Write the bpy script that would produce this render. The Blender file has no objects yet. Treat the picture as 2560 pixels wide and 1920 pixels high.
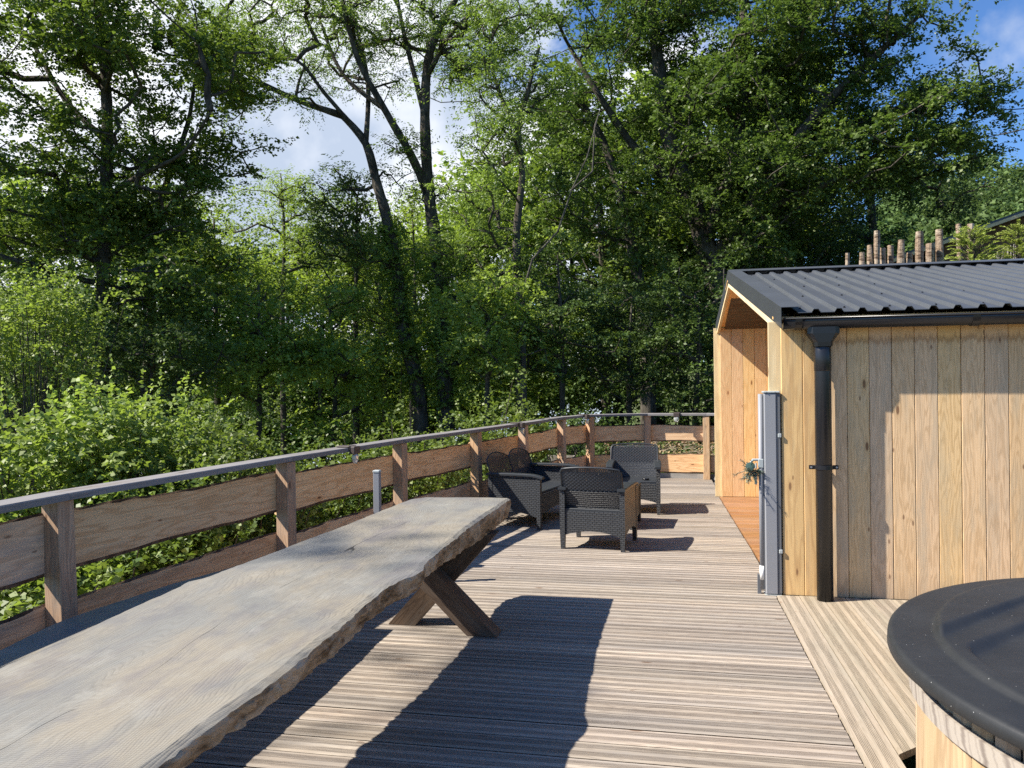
import bpy, math, random
import numpy as np
from mathutils import Matrix, Vector
rad = math.radians
rng = np.random.default_rng(11)
random.seed(5)
SC = bpy.context.scene
COL = SC.collection

# ------------------------------------------------------------------ camera
CAMH = 1.55
F_PX = 1923.0
def cam_axes(yaw, pitch, roll):
    f = np.array([-math.sin(yaw)*math.cos(pitch), math.cos(yaw)*math.cos(pitch), math.sin(pitch)])
    r = np.cross(f, [0, 0, 1]); r /= np.linalg.norm(r)
    d = np.cross(f, r)
    c, s = math.cos(roll), math.sin(roll)
    return c*r + s*d, -s*r + c*d, f
CR, CD, CF = cam_axes(rad(11.15), rad(-.15), rad(.7))
cam_d = bpy.data.cameras.new('camera')
cam = bpy.data.objects.new('camera', cam_d); COL.objects.link(cam)
M = Matrix.Identity(4)
for i in range(3):
    M[i][0] = CR[i]; M[i][1] = -CD[i]; M[i][2] = -CF[i]
M[2][3] = CAMH
cam.matrix_world = M
cam_d.sensor_width = 36; cam_d.lens = F_PX/2560*36
cam_d.clip_start = .05; cam_d.clip_end = 2000
cam_d.dof.use_dof = True; cam_d.dof.focus_distance = 6.5; cam_d.dof.aperture_fstop = 11
SC.camera = cam

# ------------------------------------------------------------------ sky, sun, exposure
EL = rad(45.0); TH = rad(19.5)          # light travels towards +X and a little +Y
LDIR = Vector((math.cos(TH)*math.cos(EL), math.sin(TH)*math.cos(EL), -math.sin(EL)))
world = bpy.data.worlds.new('World'); SC.world = world; world.use_nodes = True
wn = world.node_tree.nodes; wl = world.node_tree.links
wn.clear()
w_out = wn.new('ShaderNodeOutputWorld'); w_bg = wn.new('ShaderNodeBackground')
sky = wn.new('ShaderNodeTexSky'); sky.sky_type = 'NISHITA'; sky.sun_disc = False
sky.sun_elevation = EL
sd = -LDIR
sky.sun_rotation = math.atan2(sd.x, sd.y)
sky.air_density = 1.0; sky.dust_density = .4; sky.ozone_density = 2.2; sky.altitude = 100
tc = wn.new('ShaderNodeTexCoord')
def wmath(op, a, b=None):
    n = wn.new('ShaderNodeMath'); n.operation = op
    for k, v in ((0, a), (1, b)):
        if v is None: continue
        if isinstance(v, (int, float)): n.inputs[k].default_value = v
        else: wl.new(v, n.inputs[k])
    return n.outputs[0]
cn = wn.new('ShaderNodeTexNoise'); cn.inputs['Scale'].default_value = 3.2; cn.inputs['Detail'].default_value = 9
cn.inputs['Roughness'].default_value = .58; cn.inputs['Distortion'].default_value = .35
wmap = wn.new('ShaderNodeMapping'); wmap.inputs['Scale'].default_value = (1, 1, 1.9); wmap.inputs['Location'].default_value = (.35, .1, .0)
wl.new(tc.outputs['Generated'], wmap.inputs['Vector']); wl.new(wmap.outputs[0], cn.inputs['Vector'])
dt = wn.new('ShaderNodeVectorMath'); dt.operation = 'DOT_PRODUCT'; wl.new(tc.outputs['Generated'], dt.inputs[0])
cdir = Vector((-.45, .85, .28)).normalized(); dt.inputs[1].default_value = cdir
bank = wn.new('ShaderNodeMapRange'); bank.inputs[1].default_value = .72; bank.inputs[2].default_value = .97
bank.inputs[3].default_value = -.27; bank.inputs[4].default_value = .16
wl.new(dt.outputs['Value'], bank.inputs[0])
cm = wn.new('ShaderNodeMapRange'); cm.inputs[1].default_value = .50; cm.inputs[2].default_value = .60
wl.new(wmath('ADD', cn.outputs['Fac'], bank.outputs[0]), cm.inputs[0])
cn2 = wn.new('ShaderNodeTexNoise'); cn2.inputs['Scale'].default_value = 5; cn2.inputs['Detail'].default_value = 6
wl.new(tc.outputs['Generated'], cn2.inputs['Vector'])
cr = wn.new('ShaderNodeValToRGB'); cr.color_ramp.elements[0].position = .38; cr.color_ramp.elements[0].color = (4.0, 4.7, 5.9, 1)
cr.color_ramp.elements[1].position = .6; cr.color_ramp.elements[1].color = (8.8, 8.9, 9.2, 1)
wl.new(cn2.outputs['Fac'], cr.inputs[0])
tint = wn.new('ShaderNodeMix'); tint.data_type = 'RGBA'; tint.blend_type = 'MULTIPLY'; tint.inputs[0].default_value = 1
tint.inputs[7].default_value = (.64, .92, 1.28, 1); wl.new(sky.outputs[0], tint.inputs[6])
mx = wn.new('ShaderNodeMix'); mx.data_type = 'RGBA'
# one small wisp of cloud in the blue at the right
wd = wn.new('ShaderNodeVectorMath'); wd.operation = 'DOT_PRODUCT'; wl.new(tc.outputs['Generated'], wd.inputs[0])
_w = (2465-1280)/F_PX*CR + (130-960)/F_PX*CD + CF; wd.inputs[1].default_value = Vector(_w).normalized()
wm = wn.new('ShaderNodeMapRange'); wm.inputs[1].default_value = math.cos(rad(3.2)); wm.inputs[2].default_value = 1.0; wl.new(wd.outputs['Value'], wm.inputs[0])
wnz = wn.new('ShaderNodeTexNoise'); wnz.inputs['Scale'].default_value = 26; wnz.inputs['Detail'].default_value = 6; wl.new(tc.outputs['Generated'], wnz.inputs['Vector'])
wz = wn.new('ShaderNodeMapRange'); wz.inputs[1].default_value = .42; wz.inputs[2].default_value = .72; wl.new(wnz.outputs['Fac'], wz.inputs[0]); wz.inputs[4].default_value = .6
wl.new(wmath('MAXIMUM', cm.outputs[0], wmath('MULTIPLY', wmath('MULTIPLY', wm.outputs[0], wz.outputs[0]), 1.0)), mx.inputs[0]); wl.new(tint.outputs[2], mx.inputs[6]); wl.new(cr.outputs[0], mx.inputs[7])
wl.new(mx.outputs[2], w_bg.inputs['Color']); w_bg.inputs['Strength'].default_value = .066
wl.new(w_bg.outputs[0], w_out.inputs[0])

sun_d = bpy.data.lights.new('sun', 'SUN'); sun_d.energy = 5.0; sun_d.angle = rad(.53); sun_d.color = (1, .93, .82)
sun = bpy.data.objects.new('sun', sun_d); COL.objects.link(sun)
sun.rotation_euler = LDIR.to_track_quat('-Z', 'Y').to_euler(); sun.location = (-20, -8, 25)
SC.view_settings.view_transform = 'Standard'; SC.view_settings.look = 'None'
SC.view_settings.exposure = 1.15; SC.view_settings.gamma = 1; SC.view_settings.use_curve_mapping = False
SC.cycles.use_denoising = False
SC.cycles.max_bounces = 8; SC.cycles.diffuse_bounces = 4; SC.cycles.transmission_bounces = 6; SC.cycles.transparent_max_bounces = 8
SC.cycles.sample_clamp_indirect = 6

# ------------------------------------------------------------------ pixel -> place (pixels of the 2560 wide photo)
def ray(px, py):
    return (px-1280)/F_PX*CR + (py-960)/F_PX*CD + CF
def at(px, py, Y):
    d = ray(px, py); t = Y/d[1]; return np.array([0, 0, CAMH]) + t*d
DS = 2560/2212
def atd(px, py, Y): return at(px*DS, py*DS, Y)

# ------------------------------------------------------------------ objects
def tag(o, label=None, cat=None, group=None, kind=None):
    if label: o['label'] = label
    if cat: o['category'] = cat
    if group: o['group'] = group
    if kind: o['kind'] = kind
    return o
def empty(name, loc=(0, 0, 0), rz=0, **k):
    o = bpy.data.objects.new(name, None); COL.objects.link(o); o.location = loc; o.rotation_euler = (0, 0, rz)
    o.empty_display_size = .1
    return tag(o, **k)
def link(name, me, parent=None, loc=None, rot=None, **k):
    o = bpy.data.objects.new(name, me); COL.objects.link(o)
    if parent is not None: o.parent = parent
    if loc is not None: o.location = loc
    if rot is not None: o.rotation_euler = rot
    return tag(o, **k)
def copy_tree(o, parent=None):
    c = o.copy(); COL.objects.link(c); c.parent = parent
    for ch in list(o.children): copy_tree(ch, c)
    return c

class MB:
    """collects geometry for one mesh; uv = metres, box projected"""
    def __init__(s): s.v = []; s.f = []; s.m = []
    def face(s, pts, mi=0):
        n = len(s.v); s.v.extend([tuple(map(float, p)) for p in pts]); s.f.append(tuple(range(n, n+len(pts)))); s.m.append(mi)
    def mesh(s, vs, fs, mi=0):
        n = len(s.v); s.v.extend([tuple(map(float, p)) for p in vs])
        for f in fs: s.f.append(tuple(i+n for i in f)); s.m.append(mi)
        return s
    def box(s, x0, x1, y0, y1, z0, z1, mi=0, c=0):
        if c > 0:
            vs = []; 
            for z, q in ((z0, c), (z0+c, 0), (z1-c, 0), (z1, c)):
                if q == 0: ring = [(x0, y0+c), (x0+c, y0), (x1-c, y0), (x1, y0+c), (x1, y1-c), (x1-c, y1), (x0+c, y1), (x0, y1-c)]
                else: ring = [(x0+c, y0+c*1.3), (x0+c*1.3, y0+c), (x1-c*1.3, y0+c), (x1-c, y0+c*1.3), (x1-c, y1-c*1.3), (x1-c*1.3, y1-c), (x0+c*1.3, y1-c), (x0+c, y1-c*1.3)]
                vs += [(a, b, z) for a, b in ring]
            fs = [tuple(range(7, -1, -1)), tuple(range(24, 32))]
            for k in range(3):
                for i in range(8): fs.append((k*8+i, k*8+(i+1) % 8, k*8+8+(i+1) % 8, k*8+8+i))
            return s.mesh(vs, fs, mi)
        vs = [(x0, y0, z0), (x1, y0, z0), (x1, y1, z0), (x0, y1, z0), (x0, y0, z1), (x1, y0, z1), (x1, y1, z1), (x0, y1, z1)]
        return s.mesh(vs, [(3, 2, 1, 0), (4, 5, 6, 7), (0, 1, 5, 4), (1, 2, 6, 5), (2, 3, 7, 6), (3, 0, 4, 7)], mi)
    def prism(s, poly, z0, z1, mi=0):
        n = len(poly); vs = [(x, y, z0) for x, y in poly] + [(x, y, z1) for x, y in poly]
        fs = [tuple(range(n-1, -1, -1)), tuple(range(n, 2*n))] + [(i, (i+1) % n, n+(i+1) % n, n+i) for i in range(n)]
        return s.mesh(vs, fs, mi)
    def loft(s, rings, mi=0, cap=True, closed=True):
        n = len(rings[0]); vs = [p for r in rings for p in r]; fs = []
        for k in range(len(rings)-1):
            for i in range(n if closed else n-1):
                fs.append((k*n+i, k*n+(i+1) % n, (k+1)*n+(i+1) % n, (k+1)*n+i))
        if cap: fs += [tuple(range(n-1, -1, -1)), tuple(range((len(rings)-1)*n, len(rings)*n))]
        return s.mesh(vs, fs, mi)
    def tube(s, pts, rs, sides=8, mi=0, cap=True):
        pts = [np.array(p, float) for p in pts]; rings = []
        if not hasattr(rs, '__len__'): rs = [rs]*len(pts)
        u = None
        for i, p in enumerate(pts):
            d = pts[min(i+1, len(pts)-1)] - pts[max(i-1, 0)]; d = d/(np.linalg.norm(d)+1e-9)
            if u is None:
                a = np.array([0, 0, 1.]) if abs(d[2]) < .8 else np.array([1., 0, 0]); u = np.cross(a, d)
            else: u = u - d*np.dot(u, d)
            u = u/(np.linalg.norm(u)+1e-9); w = np.cross(d, u)
            rings.append([p + rs[i]*(math.cos(t)*u + math.sin(t)*w) for t in [2*math.pi*k/sides for k in range(sides)]])
        return s.loft(rings, mi, cap)
    def lathe(s, prof, cx=0, cy=0, seg=24, mi=0):
        rings = [[(cx+r*math.cos(2*math.pi*k/seg), cy+r*math.sin(2*math.pi*k/seg), z) for k in range(seg)] for r, z in prof]
        return s.loft(rings, mi, True)
    def build(s, name, mats, smooth=False, uv=False):
        me = bpy.data.meshes.new(name); me.from_pydata(s.v, [], s.f)
        for m in (mats if isinstance(mats, (list, tuple)) else [mats]): me.materials.append(m)
        me.polygons.foreach_set('material_index', s.m)
        if smooth: me.polygons.foreach_set('use_smooth', [True]*len(s.f))
        me.update()
        if uv:
            l = me.uv_layers.new(name='uv'); vs = me.vertices
            for p in me.polygons:
                n = p.normal; a = max(range(3), key=lambda k: abs(n[k]))
                for li in p.loop_indices:
                    co = vs[me.loops[li].vertex_index].co
                    l.data[li].uv = ((co.y, co.z) if a == 0 else (co.x, co.z) if a == 1 else (co.x, co.y))
        return me
    def obj(s, name, mats, parent=None, smooth=False, uv=False, loc=None, rot=None, **k):
        return link(name, s.build(name, mats, smooth, uv), parent, loc, rot, **k)

# ------------------------------------------------------------------ materials
class NT:
    def __init__(s, name):
        s.m = bpy.data.materials.new(name); s.m.use_nodes = True; s.t = s.m.node_tree; s.t.nodes.clear()
        s.out = s.t.nodes.new('ShaderNodeOutputMaterial')
    def n(s, typ, **k):
        n = s.t.nodes.new(typ)
        for a, b in k.items(): setattr(n, a, b)
        return n
    def put(s, sock, v):
        if isinstance(v, bpy.types.NodeSocket): s.t.links.new(v, sock)
        elif v is not None:
            if sock.type == 'RGBA' and len(v) == 3: v = (*v, 1)
            sock.default_value = v
    def math(s, op, a, b=None, c=None, clamp=False):
        n = s.n('ShaderNodeMath', operation=op); n.use_clamp = clamp
        for i, v in enumerate((a, b, c)):
            if v is not None: s.put(n.inputs[i], v)
        return n.outputs[0]
    def vmath(s, op, a, b=None):
        n = s.n('ShaderNodeVectorMath', operation=op); s.put(n.inputs[0], a)
        if b is not None: s.put(n.inputs[1], b)
        return n.outputs[0]
    def noise(s, v, scale=5, detail=4, rough=.5, dist=0):
        n = s.n('ShaderNodeTexNoise'); s.put(n.inputs['Vector'], v); n.inputs['Scale'].default_value = scale
        n.inputs['Detail'].default_value = detail; n.inputs['Roughness'].default_value = rough; n.inputs['Distortion'].default_value = dist
        return n.outputs['Fac']
    def voro(s, v, scale=5, out='Distance', feat='F1'):
        n = s.n('ShaderNodeTexVoronoi', feature=feat); s.put(n.inputs['Vector'], v); n.inputs['Scale'].default_value = scale
        return n.outputs[out]
    def mr(s, v, a, b, c=0, d=1):
        n = s.n('ShaderNodeMapRange'); s.put(n.inputs[0], v)
        for i, q in enumerate((a, b, c, d)): s.put(n.inputs[i+1], q)
        return n.outputs[0]
    def mix(s, f, a, b, bt='MIX'):
        n = s.n('ShaderNodeMix', data_type='RGBA', blend_type=bt); s.put(n.inputs[0], f); s.put(n.inputs[6], a); s.put(n.inputs[7], b)
        return n.outputs[2]
    def sep(s, v):
        n = s.n('ShaderNodeSeparateXYZ'); s.put(n.inputs[0], v); return n.outputs
    def bump(s, h, strength=.3, dist=.01, normal=None):
        n = s.n('ShaderNodeBump'); s.put(n.inputs['Height'], h); n.inputs['Strength'].default_value = strength; n.inputs['Distance'].default_value = dist
        if normal is not None: s.put(n.inputs['Normal'], normal)
        return n.outputs[0]
    def bsdf(s, color, rough=.6, spec=.4, metal=0, normal=None, **k):
        b = s.n('ShaderNodeBsdfPrincipled'); s.put(b.inputs['Base Color'], color); s.put(b.inputs['Roughness'], rough)
        s.put(b.inputs['Specular IOR Level'], spec); s.put(b.inputs['Metallic'], metal)
        if normal is not None: s.put(b.inputs['Normal'], normal)
        for a, v in k.items(): s.put(b.inputs[a], v)
        return b.outputs[0]
    def done(s, sh): s.t.links.new(sh, s.out.inputs[0]); return s.m
    def objco(s, rand=True):
        tc = s.n('ShaderNodeTexCoord'); v = tc.outputs['Object']
        if rand:
            oi = s.n('ShaderNodeObjectInfo'); cx = s.n('ShaderNodeCombineXYZ')
            s.put(cx.inputs[0], s.math('MULTIPLY', oi.outputs['Random'], 37.0)); s.put(cx.inputs[1], s.math('MULTIPLY', oi.outputs['Random'], 91.0)); s.put(cx.inputs[2], s.math('MULTIPLY', oi.outputs['Random'], 53.0))
            return v, s.vmath('ADD', v, cx.outputs[0]), oi.outputs['Random']
        return v, v, None

def wood(name, light, dark, knot=(.12, .05, .02), grey=None, greyamt=.5, ring=1.0, fibre=1.0, bump=.25, rough=.7, vary=.25, groove=False, gk=.55, knots=.7, drip=False, saw=False, spec=.25):
    """grain along local X"""
    t = NT(name); raw, v, rnd = t.objco()
    st = t.vmath('MULTIPLY', v, (1.0, 9.0, 9.0))
    warp = t.noise(st, 1.1, 3, .5)
    band = t.math('SINE', t.math('MULTIPLY', t.math('ADD', warp, t.math('MULTIPLY', t.sep(v)[1], 1.5)), 55.0*ring))
    band = t.mr(band, -.2, 1, 0, 1)
    fib = t.noise(t.vmath('MULTIPLY', v, (3.0, 130.0, 130.0)), 1.0, 4, .6)
    low = t.noise(t.vmath('MULTIPLY', v, (1.0, 5.0, 5.0)), 1.3, 4, .6)
    col = t.mix(t.math('MULTIPLY', band, .72), light, dark)
    col = t.mix(t.mr(fib, .42, .68, 0, .5*fibre), col, dark)
    col = t.mix(t.mr(low, .35, .75, 0, .35), col, tuple(c*.72 for c in light))
    if grey:
        g = t.mr(t.noise(t.vmath('MULTIPLY', v, (1.0, 7.0, 7.0)), 1.9, 5, .62), .62-greyamt*.35, .85-greyamt*.35, 0, .9)
        gcol = t.mix(fib, tuple(c*1.15 for c in grey), tuple(c*.6 for c in grey))
        col = t.mix(g, col, gcol)
    if groove:    # long soft weather streaks along the boards
        s1 = t.noise(t.vmath('MULTIPLY', v, (1.6, 26.0, 26.0)), 1.0, 5, .65)
        col = t.mix(t.mr(s1, .52, .74, 0, .42), col, tuple(c*.55 for c in dark)); col = t.mix(t.mr(s1, .47, .30, 0, .3), col, tuple(min(1, c*1.3) for c in light))
    if drip:      # old water mark below the eave: fresh timber above it, bleached below
        z = t.sep(raw)[0]
        e = t.noise(t.vmath('MULTIPLY', v, (1.5, 55, 55)), 1.0, 3, .6)
        zz = t.math('ADD', z, t.math('MULTIPLY', e, .16))
        dk = t.math('MULTIPLY', t.mr(zz, .865, .885, 0, 1), t.mr(zz, .93, .90, 0, 1))
        col = t.mix(t.mr(zz, .87, .90, 0, .8), col, tuple(min(1, c*k) for c, k in zip(light, (1.05, .92, .72))))
        col = t.mix(t.math('MULTIPLY', dk, .5), col, (.2, .1, .04))
        col = t.mix(t.mr(z, -.80, -.98, 0, .35), col, (.2, .17, .13))
    kn = t.voro(t.vmath('MULTIPLY', v, (2.6, 8.0, 8.0)), 1.0)
    kc = t.voro(t.vmath('MULTIPLY', v, (2.6, 8.0, 8.0)), 1.0, 'Color')
    on = t.math('LESS_THAN', t.sep(kc)[0], knots)
    km = t.math('MULTIPLY', t.mr(kn, .10, .06, 0, 1), on)
    halo = t.math('MULTIPLY', t.mr(kn, .26, .09, 0, .55), on)
    k2 = t.voro(t.vmath('MULTIPLY', t.vmath('ADD', v, (3.1, 1.7, .4)), (6.5, 17.0, 17.0)), 1.0)
    k2c = t.voro(t.vmath('MULTIPLY', t.vmath('ADD', v, (3.1, 1.7, .4)), (6.5, 17.0, 17.0)), 1.0, 'Color')
    km2 = t.math('MULTIPLY', t.mr(k2, .15, .09, 0, .8), t.math('LESS_THAN', t.sep(k2c)[1], knots*.3))
    km = t.math('MAXIMUM', km, km2)
    col = t.mix(halo, col, dark); col = t.mix(t.math('MULTIPLY', km, .85), col, knot)
    hgt = t.math('ADD', fib, t.math('MULTIPLY', band, .3))
    if saw:
        sw = t.math('SINE', t.math('MULTIPLY', t.math('ADD', t.sep(v)[0], t.math('MULTIPLY', low, .02)), 900.0)); hgt = t.math('ADD', hgt, t.math('MULTIPLY', sw, .2))
    nrm = t.bump(hgt, bump, .002)
    if groove:
        y = t.math('ABSOLUTE', t.sep(raw)[1])
        zone = t.math('MULTIPLY', t.mr(y, .0125, .0145), t.mr(y, .053, .051))
        gw = t.math('SINE', t.math('MULTIPLY', t.sep(raw)[1], 2*math.pi/.0068))
        gst = t.noise(t.vmath('MULTIPLY', v, (3.5, 120.0, 120.0)), 1.0, 4, .6)
        gd = t.math('MULTIPLY', t.mr(gw, -.3, .6), t.math('MULTIPLY', zone, t.mr(gst, .36, .6, .25, 1.25)))
        col = t.mix(t.math('MULTIPLY', zone, .38), col, tuple(c*.8 for c in dark))
        col = t.mix(t.math('MULTIPLY', gd, gk), col, tuple(c*.40 for c in dark))
        nrm = t.bump(t.math('SUBTRACT', 1.0, gd), .8, .0025, nrm)
    v2 = t.mr(rnd, 0, 1, 1-vary, 1+vary*.6)
    hs = t.n('ShaderNodeHueSaturation'); t.put(hs.inputs['Color'], col); t.put(hs.inputs['Value'], v2)
    t.put(hs.inputs['Saturation'], t.mr(t.math('FRACT', t.math('MULTIPLY', rnd, 7.13)), 0, 1, .88, 1.08)); t.put(hs.inputs['Hue'], t.mr(t.math('FRACT', t.math('MULTIPLY', rnd, 3.7)), 0, 1, .495, .503))
    return t.done(t.bsdf(hs.outputs[0], rough, spec, normal=nrm))

DECK = wood('weathered_decking', (.40, .345, .28), (.27, .222, .18), (.13, .08, .05), grey=(.335, .30, .265), greyamt=.5, bump=.3, vary=.24, groove=True, gk=.75, ring=2.4, knots=.45)
STRIP = wood('newer_decking', (.385, .32, .24), (.32, .26, .185), (.2, .12, .07), grey=(.34, .295, .22), greyamt=.5, bump=.3, vary=.08, groove=True, gk=.5, ring=2.6, knots=.4)
PORCHW = wood('larch_plank', (.80, .54, .26), (.62, .37, .15), (.2, .08, .03), bump=.15, vary=.08, ring=1.2, rough=.5, spec=.3)
PORCHF = wood('oiled_floorboard', (.34, .18, .085), (.22, .105, .045), (.12, .05, .02), bump=.15, vary=.12, ring=.8, rough=.45)
CLAD = wood('weathered_cladding', (.72, .495, .265), (.48, .31, .145), (.14, .065, .03), grey=(.55, .425, .265), greyamt=.45, bump=.25, vary=.07, ring=1.5, drip=True)
CLADF = wood('fresh_cladding', (.68, .45, .21), (.48, .29, .13), (.2, .1, .05), grey=(.46, .36, .22), greyamt=.3, bump=.2, vary=.08, ring=.6)
FRAMEW = wood('pale_edge_board', (.74, .60, .37), (.58, .44, .25), bump=.1, vary=.05, ring=.5, knots=.15)
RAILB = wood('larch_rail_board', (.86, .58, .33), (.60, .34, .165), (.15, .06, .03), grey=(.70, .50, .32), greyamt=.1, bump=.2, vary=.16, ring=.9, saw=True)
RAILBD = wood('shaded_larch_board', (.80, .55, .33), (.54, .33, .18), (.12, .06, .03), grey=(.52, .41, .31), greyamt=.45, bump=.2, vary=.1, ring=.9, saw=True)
POSTW = wood('rail_post_timber', (.60, .40, .24), (.36, .21, .115), (.12, .06, .03), grey=(.36, .29, .22), greyamt=.45, bump=.25, vary=.16, ring=1.6)
CAPW = wood('grey_handrail_timber', (.22, .195, .175), (.12, .105, .09), (.06, .05, .04), grey=(.24, .23, .23), greyamt=.9, bump=.3, vary=.1, ring=1.2)
LEGW = wood('dark_beam_timber', (.12, .08, .052), (.06, .038, .024), (.07, .04, .02), grey=(.13, .11, .09), greyamt=.4, bump=.35, vary=.08, ring=1.4)
STAVE = wood('tub_stave', (.46, .335, .20), (.32, .215, .12), (.2, .1, .05), bump=.15, vary=.2, ring=.7, knots=.6)
GREYW = wood('grey_board', (.30, .28, .25), (.2, .18, .16), grey=(.33, .32, .3), greyamt=.9, bump=.3)

def mk_slab():
    t = NT('weathered_slab'); raw, v, rnd = t.objco(False)
    # grain along local Y, growth rings as fine lines that wander and close round knots
    w = t.noise(t.vmath('MULTIPLY', v, (2.2, .42, 1.0)), 1.0, 4, .5, .5)
    x = t.sep(v)[0]
    ring = t.math('SINE', t.math('MULTIPLY', t.math('ADD', x, t.math('MULTIPLY', w, .75)), 420.0))
    ring = t.mr(ring, -.1, 1, 0, 1)
    ring2 = t.mr(t.math('SINE', t.math('MULTIPLY', t.math('ADD', x, t.math('MULTIPLY', w, .75)), 67.0)), .2, 1, 0, 1)
    fib = t.noise(t.vmath('MULTIPLY', v, (150.0, 9.0, 20.0)), 1.0, 4, .7)
    big = t.noise(t.vmath('MULTIPLY', v, (2.0, 1.1, 1.0)), 1.2, 5, .6, .3)
    blot = t.noise(t.vmath('MULTIPLY', v, (3.0, 2.0, 1.0)), 1.9, 6, .65)
    stn = t.noise(t.vmath('MULTIPLY', v, (5.0, 1.2, 1.0)), 1.0, 5, .6)
    col = t.mix(t.mr(big, .42, .58), (.19, .188, .172), (.245, .218, .17))
    col = t.mix(t.math('MULTIPLY', ring, .20), col, (.12, .108, .09))
    col = t.mix(t.math('MULTIPLY', ring2, .12), col, (.13, .115, .10))
    col = t.mix(t.mr(blot, .52, .66, 0, .6), col, (.14, .135, .135))
    col = t.mix(t.mr(stn, .56, .68, 0, .55), col, (.125, .115, .125))
    col = t.mix(t.mr(blot, .44, .36, 0, .4), col, (.28, .27, .235))
    col = t.mix(t.mr(fib, .5, .75, 0, .30), col, (.10, .09, .08))
    y = t.sep(v)[1]
    saw = t.math('SINE', t.math('MULTIPLY', t.math('ADD', y, t.math('MULTIPLY', big, .03)), 780.0))
    sawm = t.math('MULTIPLY', t.mr(saw, .3, 1), t.mr(t.noise(v, 2.2, 3), .42, .6))
    col = t.mix(t.math('MULTIPLY', sawm, .22), col, (.42, .40, .36))
    crk = t.math('ABSOLUTE', t.math('SUBTRACT', t.math('ADD', x, t.math('MULTIPLY', w, .75)), t.math('ADD', .36, t.math('MULTIPLY', t.noise(t.vmath('MULTIPLY', v, (8, 2.5, 1)), 1.0, 3), .02))))
    ck = t.math('MULTIPLY', t.mr(crk, .0032, .001), t.mr(t.noise(t.vmath('MULTIPLY', v, (1, 1.3, 1)), 1.3, 3), .46, .52))
    kn = t.voro(t.vmath('MULTIPLY', v, (3.0, 1.5, 1.0)), 1.0); km = t.mr(kn, .075, .03)
    col = t.mix(t.math('MULTIPLY', km, .6), col, (.16, .09, .045))
    col = t.mix(t.math('MULTIPLY', ck, .85), col, (.03, .025, .02))
    h = t.math('ADD', t.math('ADD', fib, t.math('MULTIPLY', ring, -.35)), t.math('ADD', t.math('MULTIPLY', saw, .15), t.math('MULTIPLY', ck, -4)))
    n = t.bump(h, .45, .003)
    return t.done(t.bsdf(col, .58, .35, normal=n))
SLAB = mk_slab()
def mk_bark(name, a, b, c, sc=30):
    t = NT(name); raw, v, rnd = t.objco(False)
    n1 = t.noise(t.vmath('MULTIPLY', v, (1, .35, 1.6)), sc, 6, .65, .5); n2 = t.noise(v, sc*.25, 4, .6)
    col = t.mix(t.mr(n1, .35, .65), a, b); col = t.mix(t.mr(n2, .48, .62), col, c)
    return t.done(t.bsdf(col, .8, .15, normal=t.bump(t.math('ADD', n1, n2), .9, .02)))
SLABEDGE = mk_bark('live_edge', (.09, .055, .03), (.42, .29, .175), (.46, .35, .24), 20)
BARKEDGE = mk_bark('bark_strip', (.05, .03, .02), (.16, .10, .065), (.22, .14, .09), 60)
def mk_treebark(name, a, b):
    t = NT(name); raw, v, rnd = t.objco(False)
    n1 = t.noise(t.vmath('MULTIPLY', v, (14, 14, 3)), 1, 6, .65, .3); n2 = t.noise(v, 1.5, 3, .6)
    col = t.mix(t.mr(n1, .35, .65), a, b); col = t.mix(t.mr(n2, .5, .7, 0, .5), col, tuple(c*1.5 for c in b))
    return t.done(t.bsdf(col, .9, .1, normal=t.bump(n1, .8, .05)))
BARK = mk_treebark('tree_bark', (.028, .024, .019), (.11, .098, .08))
BARKG = mk_treebark('pale_bark', (.10, .09, .075), (.24, .22, .18))
LOGB = mk_bark('log_bark', (.08, .05, .032), (.36, .27, .19), (.42, .35, .27), 17)

def plain(name, col, rough=.5, spec=.4, metal=0, noise=.15, sc=30, bump=.1, bd=.002):
    t = NT(name); raw, v, rnd = t.objco(False); n = t.noise(v, sc, 5, .6); n2 = t.noise(v, 2.3, 4, .6)
    c = t.mix(t.mr(n2, .3, .7), tuple(q*(1-noise) for q in col), tuple(q*(1+noise) for q in col))
    return t.done(t.bsdf(c, rough, spec, metal, normal=t.bump(n, bump, bd)))
DARKEDGE = plain('dark_board_edge', (.075, .06, .045), .9, .1, 0, .3)  # side faces coloured dark so gaps between boards and staves read dark
ROOFM = plain('anthracite_roof_sheet', (.062, .068, .078), .42, .5, 0, .10, 60, .05)
TRIM = plain('anthracite_trim', (.040, .044, .05), .45, .5, 0, .08, 60, .05)
GUTTER = plain('black_gutter', (.012, .012, .014), .28, .5, 0, .1)
ALU = plain('grey_powder_coat', (.235, .24, .255), .45, .45, 0, .04)
ALUL = plain('light_grey_plastic', (.34, .37, .37), .5, .4, 0, .05)
ALUD = plain('dark_grey_powder_coat', (.12, .125, .135), .45, .45, 0, .04)
LABELW = plain('white_label', (.75, .75, .72), .6)
SCREW = plain('screw_head', (.03, .03, .035), .4, .5, .5)
STEEL = plain('galvanised_steel', (.4, .4, .4), .4, .5, .8)
BROWNP = plain('brown_lamp_plastic', (.06, .045, .04), .5)
STONE = plain('grey_stone', (.22, .20, .18), .85, .2, 0, .3, 12, .6, .02)
def mk_lid():
    t = NT('black_lid_plastic'); raw, v, rnd = t.objco(False); n = t.noise(v, 160, 3, .6); n2 = t.noise(v, 3, 6, .7); n3 = t.noise(t.vmath('MULTIPLY', v, (1, 5, 1)), 9, 5, .7)
    c = t.mix(t.mr(n2, .35, .7), (.017, .018, .019), (.026, .027, .028))
    c = t.mix(t.mr(n3, .58, .78, 0, .35), c, (.045, .047, .05))
    sp = t.voro(v, 34.0); c = t.mix(t.mr(sp, .05, .03, 0, .75), c, (.5, .5, .48))
    return t.done(t.bsdf(c, t.mr(n2, .3, .7, .46, .58), .42, normal=t.bump(n, .22, .0012)))
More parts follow.
